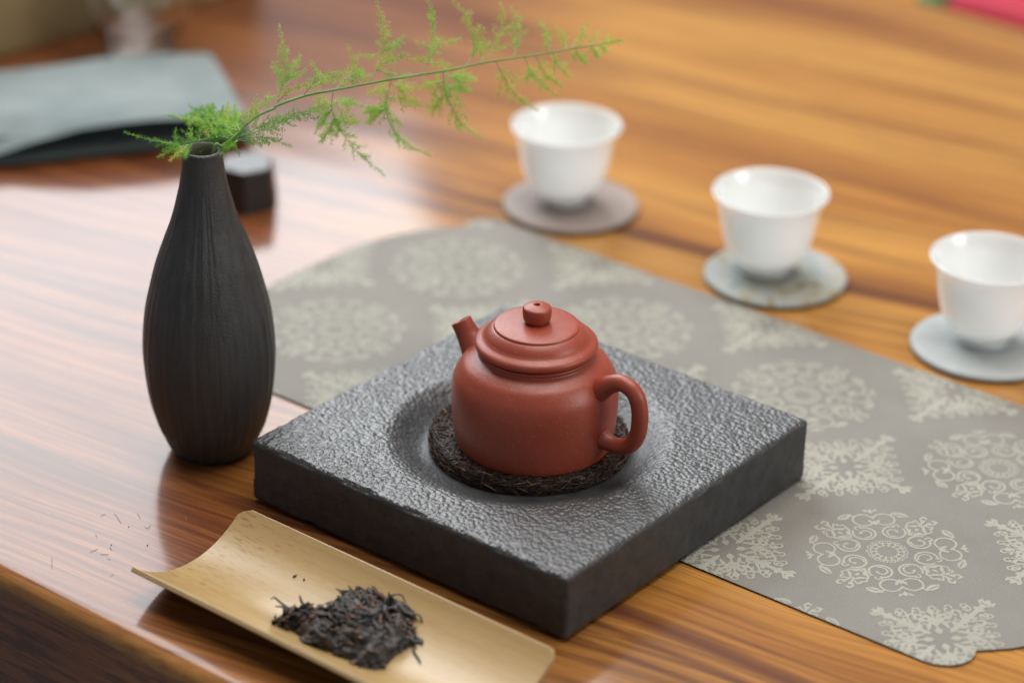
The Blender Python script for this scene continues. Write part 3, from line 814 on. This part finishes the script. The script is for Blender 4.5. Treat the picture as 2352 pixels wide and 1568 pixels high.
    frond(F2((1600, 368), (1640, 240), (1630, 130), (1580, 40)), 0.01)
    frond(F2((1830, 332), (1815, 230), (1765, 130)), 0.012, pale=0.6); frond(F2((1935, 310), (1915, 240), (1870, 175)), 0.012, pale=0.6)
    frond(F2((1960, 306), (2030, 220), (2072, 145)), 0.01, pale=0.6); frond(F2((2080, 290), (2110, 230), (2130, 200)), 0.008, pale=0.6); frond(F2((2150, 278), (2190, 240), (2210, 225)), 0.006)
    frond(F2((2140, 282), (2220, 265), (2300, 252)), 0.0, dens=1.3)
    # hanging side
    frond(F2((470, 570), (465, 700), (540, 850), (650, 980), (795, 1105)), 0.030, pale=0.6)
    frond(F2((468, 640), (540, 640), (630, 655)), 0.03); frond(F2((466, 680), (410, 760), (355, 835)), 0.03); frond(F2((480, 740), (430, 830), (385, 895)), 0.034); frond(F2((480, 740), (550, 765), (625, 765)), 0.034); frond(F2((470, 660), (400, 650), (350, 690)), 0.026)
    frond(F2((835, 500), (800, 680), (860, 830), (960, 920), (1080, 975)), 0.032, pale=0.6)
    frond(F2((830, 530), (900, 545), (985, 560)), 0.03); frond(F2((815, 610), (920, 620), (1025, 665)), 0.034); frond(F2((805, 680), (740, 720), (670, 770)), 0.034); frond(F2((822, 570), (760, 570), (690, 590)), 0.028); frond(F2((805, 690), (720, 690), (660, 705)), 0.03)
    frond(F2((1160, 450), (1175, 580), (1240, 720), (1320, 810), (1415, 868)), 0.034, pale=0.6)
    frond(F2((1165, 490), (1270, 480), (1375, 500)), 0.034); frond(F2((1170, 560), (1250, 550), (1330, 572)), 0.034); frond(F2((1168, 510), (1090, 530), (1005, 560)), 0.03); frond(F2((1180, 590), (1120, 650), (1060, 700)), 0.036)
    frond(F2((1490, 385), (1550, 500), (1630, 610), (1765, 702)), 0.03, pale=0.7)
    frond(F2((1670, 360), (1720, 460), (1790, 540), (1875, 597)), 0.028, pale=0.7); frond(F2((1740, 350), (1790, 440), (1840, 500), (1915, 547)), 0.026, pale=0.7)
    frond(F2((1850, 335), (1890, 420), (1970, 490)), 0.024, pale=0.7); frond(F2((1990, 308), (2020, 360), (2065, 400)), 0.02); frond(F2((2090, 290), (2120, 330), (2140, 350)), 0.016); frond(F2((2140, 282), (2170, 300), (2185, 325)), 0.012)
    # the tuft at the vase mouth
    g = 0.12; fr = frond
    def frond(p, dz=0.0, dens=1.0, **k): fr(p, dz, dens, nl=0.0033, **k)
    frond(F3((1310, 490), (1060, 505), (860, 540), (640, 572), (330, 520), (85, 450)), -0.012, 1.2, pale=g, d0=D0 + 0.012)
    frond(F3((660, 575), (630, 500), (645, 415)), -0.008, 1.2, pale=g, d0=D0 - 0.006); frond(F3((770, 560), (800, 450), (775, 350)), -0.006, 1.2, pale=g); frond(F3((880, 560), (910, 420), (985, 260)), 0.0, 1.2, pale=g)
    frond(F3((760, 580), (600, 640), (440, 720)), -0.012, 1.2, pale=g); frond(F3((770, 580), (690, 650), (575, 755)), -0.014, 1.2, pale=g); frond(F3((800, 580), (760, 650), (735, 725)), -0.016, 1.2, pale=g)
    frond(F3((1000, 510), (960, 450), (940, 390)), 0.004, 1.2, pale=g); frond(F3((1080, 510), (1050, 450), (1000, 370)), 0.008, 1.2, pale=g); frond(F3((1150, 510), (1150, 460), (1110, 410)), 0.0, 1.2, pale=g)
    frond(F3((1300, 430), (1000, 350), (760, 310), (560, 262)), 0.045, 1.2, pale=g); frond(F3((1060, 350), (1010, 240), (1040, 145)), 0.045, 1.2, pale=g, d0=D0 + 0.02); frond(F3((1180, 380), (1180, 260), (1205, 160)), 0.04, 1.2, pale=g, d0=D0 + 0.02); frond(F3((860, 330), (860, 260), (858, 200)), 0.04, 1.2, pale=g, d0=D0 + 0.03)
    frond(F3((1290, 430), (1220, 350), (1080, 290)), 0.045, 1.2, pale=g); frond(F3((1320, 430), (1280, 320), (1330, 240)), 0.04, 1.2, pale=g); frond(F3((1250, 480), (1130, 430), (1000, 440)), 0.02, 1.2, pale=g)
    frond(F3((1320, 480), (1600, 420), (1850, 310), (2170, 300)), 0.006, 1.2, pale=g); frond(F3((1320, 490), (1560, 380), (1900, 270), (2100, 215), (2350, 150)), 0.028, 1.1, pale=g)
    frond(F3((1310, 520), (1560, 500), (1720, 540), (1885, 605)), 0.004, 1.1, pale=g); frond(F3((1300, 530), (1500, 560), (1640, 560)), 0.012, 1.1, pale=g)
    frond(F3((1300, 540), (1190, 610), (1115, 690)), -0.012, 1.2, pale=g); frond(F3((1270, 560), (1290, 630), (1325, 695)), 0.0, 1.0, pale=g); frond(F3((1290, 530), (1230, 600), (1180, 640)), -0.01, 1.2, pale=g)
    frond(F3((1330, 450), (1400, 250), (1560, 140), (1760, 30)), 0.0, 1.1, pale=g); frond(F3((1390, 370), (1450, 240), (1480, 160)), 0.004, 1.0, pale=g); frond(F3((1280, 490), (1120, 490), (960, 500)), 0.006, 1.3, pale=g); frond(F3((1300, 500), (1200, 440), (1180, 380)), 0.01, 1.3, pale=g)
    frond(F3((1310, 500), (1400, 480), (1450, 560)), -0.004, 1.0, pale=g); frond(F3((1200, 510), (1080, 480), (1060, 410)), 0.006, 1.2, pale=g)
build_fern()

# ------------------------------------------------------------------ bamboo scoop with tea
SX0, SX1, SYC, SW = 0.0187, 0.2062, -0.0645, 0.0372
SR = 0.0530
def scoop_z(y): return SR - math.sqrt(max(0, SR * SR - (y - SYC) ** 2)) + 0.0004
def build_scoop():
    nx, na, th = 60, 34, 0.0026
    amax = math.asin(SW / SR); v = []; f = []
    for layer in (0, 1):
        rr = SR - th if layer == 0 else SR
        for i in range(nx + 1):
            tx = i / nx
            for j in range(na + 1):
                a = -amax + 2 * amax * j / na
                x = SX0 + (SX1 - SX0) * tx
                # rounded corners of the cut ends
                e = abs(2 * j / na - 1); rc = 0.0065 * max(0, (e - 0.86) / 0.14) ** 2
                if j > na // 2: x = min(max(x, SX0 + rc), SX1 - rc * 0.4)
                v.append((x, SYC + rr * math.sin(a), SR - rr * math.cos(a) + 0.0004))
    m = na + 1; off = (nx + 1) * m
    for i in range(nx):
        for j in range(na):
            q = (i * m + j, (i + 1) * m + j, (i + 1) * m + j + 1, i * m + j + 1); f.append(q); f.append(tuple(k + off for k in q[::-1]))
    for i in range(nx):
        for j, fl in ((0, False), (na, True)):
            q = (i * m + j, i * m + j + off, (i + 1) * m + j + off, (i + 1) * m + j); f.append(q[::-1] if fl else q)
    for j in range(na):
        for i, fl in ((0, True), (nx, False)):
            q = (i * m + j, i * m + j + off, i * m + j + 1 + off, i * m + j + 1); f.append(q[::-1] if fl else q)
    o = mesh_obj('bamboo_scoop', v, f, MAT['bamboo']); o.data.set_sharp_from_angle(angle=R(50))
    bv = o.modifiers.new('edge', 'BEVEL'); bv.width = 0.0006; bv.segments = 2; bv.limit_method = 'ANGLE'; bv.angle_limit = R(50)
    tag(o, 'curved half-pipe bamboo tea scoop lying in front of the stone tray', 'tea scoop')
build_scoop()

def build_tea():
    c = at_z(797, 1422, 0.012)
    root = thing('tea_chunk', 'broken clump of compressed black tea leaves lying in the bamboo scoop', 'tea', (c[0], c[1], 0.0044))
    axis = math.atan2(RT[1], RT[0])
    # outline in picture axes (right, away) in metres, then domed
    k = 1.215 / FPX
    ring = [(-150, 62), (-108, 70), (-66, 78), (-20, 112), (20, 128), (62, 112), (104, 92), (136, 66), (146, 20), (150, -30), (120, -78), (84, -128), (48, -142), (10, -118), (-30, -88), (-78, -64), (-108, -20), (-140, 20), (-166, 40)]
    ring = catmull(np.array([(x * k, y * k) for x, y in ring + ring[:1]]), 10)[:-1]
    def toworld(p):
        ca, sa = math.cos(axis), math.sin(axis); return np.stack([p[..., 0] * ca - p[..., 1] * sa, p[..., 0] * sa + p[..., 1] * ca], -1)
    rings = []; V = []; F = []; n = len(ring); NL = 30
    for i in range(NL):
        s = i / (NL - 1); sc = math.cos(s * math.pi / 2 * 0.98); P = ring * sc
        z = 0.0098 * math.sin(s * math.pi / 2) ** 0.8
        W = toworld(P); y = W[:, 1] + c[1]
        bz = np.array([scoop_z(q) for q in y]) + 0.0026 - 0.0044
        P3 = np.column_stack([W, bz * (1 - s) + z])
        P3 += np.stack([fbm(P3 * 1.0, 170, 31 + q, 4) for q in range(3)], -1) * np.array([0.0028, 0.0028, 0.0030]) * (0.5 + 0.5 * (s > 0.05))
        P3 += np.stack([fbm(P3, 620, 51 + q, 3) for q in range(3)], -1) * 0.0007
        P3[:, 2] = np.maximum(P3[:, 2], bz + 0.0003)
        V.extend(P3)
    for i in range(NL - 1):
        for j in range(n): q = (j + 1) % n; F.append((i * n + j, i * n + q, (i + 1) * n + q, (i + 1) * n + j))
    F.append(tuple((NL - 1) * n + j for j in range(n)))
    mesh_obj('pressed_core', V, F, MAT['tea'], root)
    V = np.array(V)
    for name, mat, cnt in (('black_leaf_strips', 'tea', 170), ('grey_leaf_strips', 'tea2', 80), ('brown_leaf_strips', 'tea3', 125)):
        mb = MB()
        for _ in range(cnt):
            p = V[nr.integers(n * 1, n * NL - n)] + nr.normal(0, 0.0004, 3)
            rad = np.array([p[0], p[1], 0.006 + p[2] * 0.9]) / 0.02 + nr.normal(0, 0.28, 3); rad /= np.linalg.norm(rad)
            an = axis + nr.normal(0, 0.8); d = np.array([math.cos(an), math.sin(an), nr.normal(0, 0.25)]); d -= rad * (d @ rad) * 0.9; d /= np.linalg.norm(d)
            roll = nr.normal(0, 0.9); L = nr.uniform(0.0025, 0.0105); sd = np.cross(rad, d); bend = nr.normal(0, 0.3); curl = nr.uniform(-0.05, 0.08)
            pts = [p + d * L * t + sd * L * bend * t * t + rad * (-0.0002 + L * curl * abs(t) ** 2 * 2 + 0.05 * L * math.sin(9 * t + roll)) for t in np.linspace(-0.5, 0.5, 7)]
            w0 = nr.uniform(0.0005, 0.0017)
            mb.add(tube(pts, w0 * np.array([0.3, 0.8, 1.1, 0.75, 1.0, 0.7, 0.2]), 5, True, flat=nr.uniform(0.10, 0.45)))
        o = mesh_obj(name, mb.v, mb.f, MAT[mat], root); o['kind'] = 'stuff'
    # stalks that stick out at both ends
    for pts in ([(676, 1404, .011), (648, 1386, .013), (630, 1371, .015), (622, 1376, .014)], [(670, 1404, .010), (648, 1393, .011), (632, 1392, .012)], [(905, 1418, .009), (945, 1408, .012), (966, 1416, .011), (970, 1430, .009)], [(880, 1385, .011), (902, 1366, .015), (922, 1366, .015), (931, 1382, .012)], [(704, 1400, .010), (692, 1380, .013), (688, 1366, .016)]):
        W = np.array([at_z(*q) for q in pts]) - np.array([c[0], c[1], 0.0044]); C = catmull(W, 5)
        v, f = tube(C, np.linspace(0.0010, 0.0004, len(C)), 6, flat=0.5); mesh_obj('stalk', v, f, MAT['tea2'], root)
    # loose twig beside the clump
    mb = MB()
    for pts, r in (([(946, 1448), (938, 1462), (930, 1475), (932, 1488)], .0013), ([(932, 1478), (948, 1476), (962, 1470), (968, 1478)], .0014), ([(940, 1466), (952, 1480), (950, 1494), (958, 1506), (966, 1520)], .0008), ([(950, 1460), (966, 1468), (970, 1474)], .0013), ([(925, 1430), (940, 1448), (934, 1462)], .0009)):
        W = []
        for q in pts:
            z = 0.006
            for _ in range(4): g = at_z(q[0], q[1], z); z = scoop_z(g[1]) + 0.0034
            W.append(g)
        C = catmull(W, 5); mb.add(tube(C, r * (1 - 0.5 * np.linspace(0, 1, len(C))), 6, flat=0.55))
    o = mesh_obj('tea_twig', mb.v, mb.f, MAT['tea2']); tag(o, 'small loose twig of black tea beside the pressed clump', 'tea')
    for px, py, L in ((677, 1322, 0.0022), (698, 1330, 0.0009)):
        z = 0.006
        for _ in range(4): g = at_z(px, py, z); z = scoop_z(g[1]) + 0.0031
        C = [g + np.array([0.3, 0.95, 0.1]) * L * s for s in (-0.5, 0, 0.5)]
        o = mesh_obj('tea_speck', *tube(C, [0.0003, 0.0005, 0.0002], 5), MAT['tea'])
        tag(o, 'tiny black tea speck on the pale bamboo above the clump' if L > 0.001 else 'faint tiniest tea dot on the bamboo near the clump', 'tea speck')
build_tea()

def build_crumbs():
    items = [((820, 207), (840, 192), (862, 185), 0), ((932, 182), (962, 218), (988, 262), 0), ((1120, 176), (1130, 195), (1148, 222), 1), ((1182, 290), (1198, 300), (1212, 309), 0), ((1208, 303), (1220, 285), (1232, 268), 1),
             ((733, 498), (765, 485), (800, 468), 0), ((816, 511), (850, 516), (888, 514), 0), ((896, 455), (903, 470), (914, 480), 0), ((1200, 446), (1203, 440), (1207, 434), 0), ((422, 540), (424, 580), (423, 634), 0),
             ((893, 694), (910, 686), (934, 676), 1), ((874, 549), (886, 553), (903, 561), 1), ((1508, 210), (1520, 218), (1524, 238), 1), ((780, 350), (784, 362), (790, 374), 0), ((1046, 291), (1050, 290), (1054, 292), 0), ((905, 440), (909, 437), (913, 438), 0)]
    words = ['short slanted', 'long slanted', 'faint thin', 'left arm of the V-shaped pair,', 'yellowish right arm of the V-shaped pair,', 'long reddish', 'longest level', 'small hooked', 'dark dot-like', 'upright lone', 'pale pinkish', 'small pinkish', 'curled pale', 'faint short', 'round grey', 'tiny dark']
    where = ['topmost among the crumbs', 'above the V-shaped pair', 'near the vase reflection', 'on the pale reflection', 'on the pale reflection', 'above the level one', 'left of the scoop tip', 'above the level one', 'nearest the dark wood', 'close to the table edge', 'lowest of the crumbs', 'just under the level one', 'on the dark wood by the scoop', 'between the slanted ones', 'above the hooked one', 'beside the hooked one']
    for (a, b, c, pale), w1, w2 in zip(items, words, where):
        W = [at_z(0.2812 * x, 1127.3 + 0.2812 * y, 0.00028) for x, y in (a, b, c)]
        C = catmull(W, 4); L = np.linalg.norm(C[-1] - C[0]); r = 0.000085 if L > 0.002 else 0.00022
        o = mesh_obj('tea_crumb', *tube(C, r * np.concatenate([[0.5], np.ones(len(C) - 2), [0.5]]), 5), MAT['crumb_pale' if pale else 'crumb'])
        tag(o, '%s tea crumb on the table, %s' % (w1.rstrip(','), w2), 'tea crumb', 'tea crumbs scattered on the table')
build_crumbs()

# ------------------------------------------------------------------ cups and coasters
def build_cups():
    cr = 0.0405
    data = [('taupe_coaster', at_z(1311, 464, 0.004), 'round taupe felt coaster under the farthest white cup', 'white porcelain cup on the taupe coaster, farthest up the table', 'taupe'),
            ('patterned_coaster', at_z(1781, 627, 0.004), 'round mottled grey and yellow coaster under the middle white cup', 'white porcelain cup on the mottled coaster, middle of the row of three', 'mottled'),
            ('grey_coaster', at_z(2264, 787, 0.004), 'round plain pale grey coaster under the cup cut by the picture edge', 'white porcelain cup on the plain pale grey coaster, nearest the runner corner', 'grey')]
    prof = [(0, 0.0022), (0.0095, 0.0022), (0.0112, 0.0018), (0.0116, 0.0002), (0.0130, 0.0), (0.0136, 0.0006), (0.0139, 0.0036), (0.0160, 0.0054), (0.0193, 0.0086), (0.0223, 0.0128), (0.0247, 0.0188), (0.0264, 0.0262), (0.0276, 0.0340), (0.0288, 0.0400), (0.0306, 0.0448), (0.0323, 0.0478), (0.03275, 0.0486), (0.0325, 0.0490), (0.0318, 0.0487), (0.0299, 0.0454), (0.0280, 0.0402), (0.0268, 0.0340), (0.0256, 0.0262), (0.0239, 0.0190), (0.0213, 0.0132), (0.0172, 0.0092), (0.0120, 0.0064), (0.005, 0.0056), (0, 0.0055)]
    first = None
    cprof = [(0, 0.0003), (cr - 0.0012, 0.0003), (cr - 0.0002, 0.0008), (cr, 0.0018), (cr - 0.0001, 0.0031), (cr - 0.0010, 0.0040), (cr - 0.0030, 0.0042), (0, 0.0042)]
    for key, c, cl, cupl, w1 in data:
        v, f = lathe(cprof, 80)
        o = mesh_obj('coaster', v, f, mats=[MAT[key], MAT['coaster_edge']], mat_idx=[1 if (i // 80) in (0, 1, 2) else 0 for i in range(len(f))])
        o.location = (c[0], c[1], 0); tag(o, cl, 'coaster', 'coasters under the white cups')
        if first is None:
            v, f = lathe(catmull(np.array(prof), 3).clip(0), 96); first = mesh_obj('porcelain_cup', v, f, MAT['porcelain']); cup = first
        else:
            cup = first.copy(); COL.objects.link(cup)
        off = {'taupe': (-0.004, -0.001), 'mottled': (-0.006, -0.001), 'grey': (-0.003, 0.002)}[w1]
        cup.location = (c[0] + off[0], c[1] + off[1], 0.0043); tag(cup, cupl, 'cup', 'white porcelain cups in a row')
build_cups()

# ------------------------------------------------------------------ things behind the vase
def build_hex():
    c = at_z(569, 466)
    root = thing('lid_rest', 'small black hexagonal block standing behind the vase on the table', 'lid rest', (c[0], c[1], 0))
    front = math.atan2(-FW[1], -FW[0]) + R(-1)
    rb, rt, h = 0.0196, 0.0167, 0.0262
    ang = [front + R(60 * i) for i in range(6)]
    bm = bmesh.new()
    lo = [bm.verts.new((rb * math.cos(a), rb * math.sin(a), 0.0002)) for a in ang]; hi = [bm.verts.new((rt * math.cos(a), rt * math.sin(a), h)) for a in ang]
    bm.faces.new(hi); bm.faces.new(lo[::-1])
    for i in range(6): j = (i + 1) % 6; bm.faces.new((lo[i], lo[j], hi[j], hi[i]))
    bmesh.ops.bevel(bm, geom=list(bm.edges), offset=0.0008, segments=2, affect='EDGES', profile=0.5)
    me = bpy.data.meshes.new('block'); bm.to_mesh(me); bm.free(); me.materials.append(MAT['black'])
    o = bpy.data.objects.new('block', me); COL.objects.link(o); o.parent = root
build_hex()

def build_towel():
    u = np.array([0.553, 0.833]); n = np.array([-0.833, 0.553])
    f0 = np.array([-0.3397, 0.2620])                     # a point on its front foot line
    root = thing('folded_towel', 'folded grey-green linen tea towel with dark folds beneath, behind the vase', 'towel', (f0[0], f0[1], 0), math.atan2(u[1], u[0]))
    def sheet(name, mat, x0, x1, y0, y1, z, th, amp, seed, drape=None):
        nx, ny = 60, 26; V = []; F = []
        for layer in (0, 1):
            for i in range(nx + 1):
                for j in range(ny + 1):
                    a = x0 + (x1 - x0) * i / nx; b = y0 + (y1 - y0) * j / ny
                    e = np.array([a, b, seed * 1.0])
                    a2 = a; b2 = b + 0.004 * vnoise(np.array([a, 0, seed]), 12, seed) * (1 - 2 * j / ny)
                    zz = z + amp * fbm(e, 14, seed, 3)
                    # fold lines that run along the cloth
                    zz += amp * 0.9 * math.sin(a * 38 + b * 55 + seed) * 0.5
                    if drape: zz += drape(a, b)
                    ed = min((b - y0), (y1 - b), (x1 - a)); rd = th * 0.5
                    if ed < rd: zz = zz - (rd - math.sqrt(max(0, rd * rd - (rd - ed) ** 2))) * (1 if layer == 0 else -1)
                    V.append((a2, b2, zz if layer == 0 else zz - th))
        m = ny + 1; off = (nx + 1) * m
        for i in range(nx):
            for j in range(ny):
                q = (i * m + j, (i + 1) * m + j, (i + 1) * m + j + 1, i * m + j + 1); F.append(q); F.append(tuple(k + off for k in q[::-1]))
        for i in range(nx):
            for j, fl in ((0, 0), (ny, 1)):
                q = (i * m + j, i * m + j + off, (i + 1) * m + j + off, (i + 1) * m + j); F.append(q[::-1] if fl else q)
        for j in range(ny):
            for i, fl in ((0, 1), (nx, 0)):
                q = (i * m + j, i * m + j + off, i * m + j + 1 + off, i * m + j + 1); F.append(q[::-1] if fl else q)
        mesh_obj(name, V, F, MAT[mat], root)
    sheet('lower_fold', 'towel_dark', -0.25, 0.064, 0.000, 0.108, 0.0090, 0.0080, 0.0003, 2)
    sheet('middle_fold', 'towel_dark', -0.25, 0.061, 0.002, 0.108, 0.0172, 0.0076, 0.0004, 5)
    sheet('top_fold', 'towel', -0.25, 0.060, -0.001, 0.110, 0.0226, 0.0036, 0.0027, 8,
          lambda a, b: -0.0105 * max(0, min(1, (-0.045 - a) / 0.06)) * max(0, 1 - b / 0.030) ** 1.2)
build_towel()

def build_glass():
    c = at_z(325, 124)
    H = 0.085
    prof_o = [(0, 0.0004), (0.016, 0.0003), (0.0205, 0.0010), (0.0225, 0.0035), (0.0205, 0.0075), (0.0230, 0.0130), (0.030, 0.022), (0.0355, 0.034), (0.0380, 0.048), (0.0375, 0.064), (0.0360, 0.078), (0.0372, H)]
    prof_i = [(0.0365, H), (0.0353, 0.078), (0.0368, 0.064), (0.0373, 0.048), (0.0348, 0.0345), (0.0292, 0.0228), (0.0205, 0.0150), (0.009, 0.0125), (0, 0.0120)]
    v, f = lathe(np.vstack([catmull(np.array(prof_o), 3).clip(0), catmull(np.array(prof_i), 3).clip(0)]), 72)
    o = mesh_obj('glass_pitcher', v, f, MAT['glass']); o.location = (c[0], c[1], 0)
    tag(o, 'clear glass serving pitcher with thick foot beyond the folded towel', 'pitcher')
build_glass()

def rounded_box(name, lo, hi, rad, mat, parent=None):
    bm = bmesh.new(); bmesh.ops.create_cube(bm, size=1.0)
    lo, hi = np.array(lo), np.array(hi)
    for v in bm.verts: v.co = Vector(((v.co.x + .5) * (hi - lo)[0] + lo[0], (v.co.y + .5) * (hi - lo)[1] + lo[1], (v.co.z + .5) * (hi - lo)[2] + lo[2]))
    bmesh.ops.bevel(bm, geom=list(bm.edges), offset=rad, segments=4, affect='EDGES', profile=0.5)
    me = bpy.data.meshes.new(name); bm.to_mesh(me); bm.free(); me.materials.append(mat)
    me.polygons.foreach_set('use_smooth', [True] * len(me.polygons))
    o = bpy.data.objects.new(name, me); COL.objects.link(o)
    if parent is not None: o.parent = parent
    return o

def build_box():
    a = at_z(0, 135); b = at_z(480, 5); d = (b - a)[:2]; ang = math.atan2(d[1], d[0])
    root = thing('wooden_box', 'tan wooden box at the far end of the table behind the glass pitcher', 'box', (a[0], a[1], 0), ang)
    rounded_box('box_body', (-0.16, 0.0, 0.0004), (0.22, 0.20, 0.075), 0.003, MAT['pale_wood'], root)
    rounded_box('box_lid', (-0.162, -0.002, 0.0755), (0.222, 0.202, 0.093), 0.003, MAT['pale_wood'], root)
build_box()

def build_bench():
    p = at_z(2185, 0, -0.02)
    root = thing('wooden_bench', 'orange wooden bench beyond the far table edge in the corner', 'bench', (0, 0, 0))
    rounded_box('bench_seat', (-0.75, 0.90, -0.13), (1.2, 1.30, -0.085), 0.006, MAT['bench'], root)
    for x in (-0.68, 1.1):
        rounded_box('bench_leg', (x, 0.94, -0.55), (x + 0.05, 1.26, -0.1305), 0.004, MAT['bench'], root)
    q = thing('seat_cushion', 'crimson seat cushion with green piped end on the orange bench', 'cushion', (0, 0, 0))
    rounded_box('pad', (p[0] - 0.022, 0.905, -0.0845), (1.0, 1.28, -0.022), 0.018, MAT['red'], q)
    rounded_box('piping', (p[0] - 0.044, 0.905, -0.0845), (p[0] - 0.0225, 1.28, -0.030), 0.006, MAT['green'], q)
build_bench()
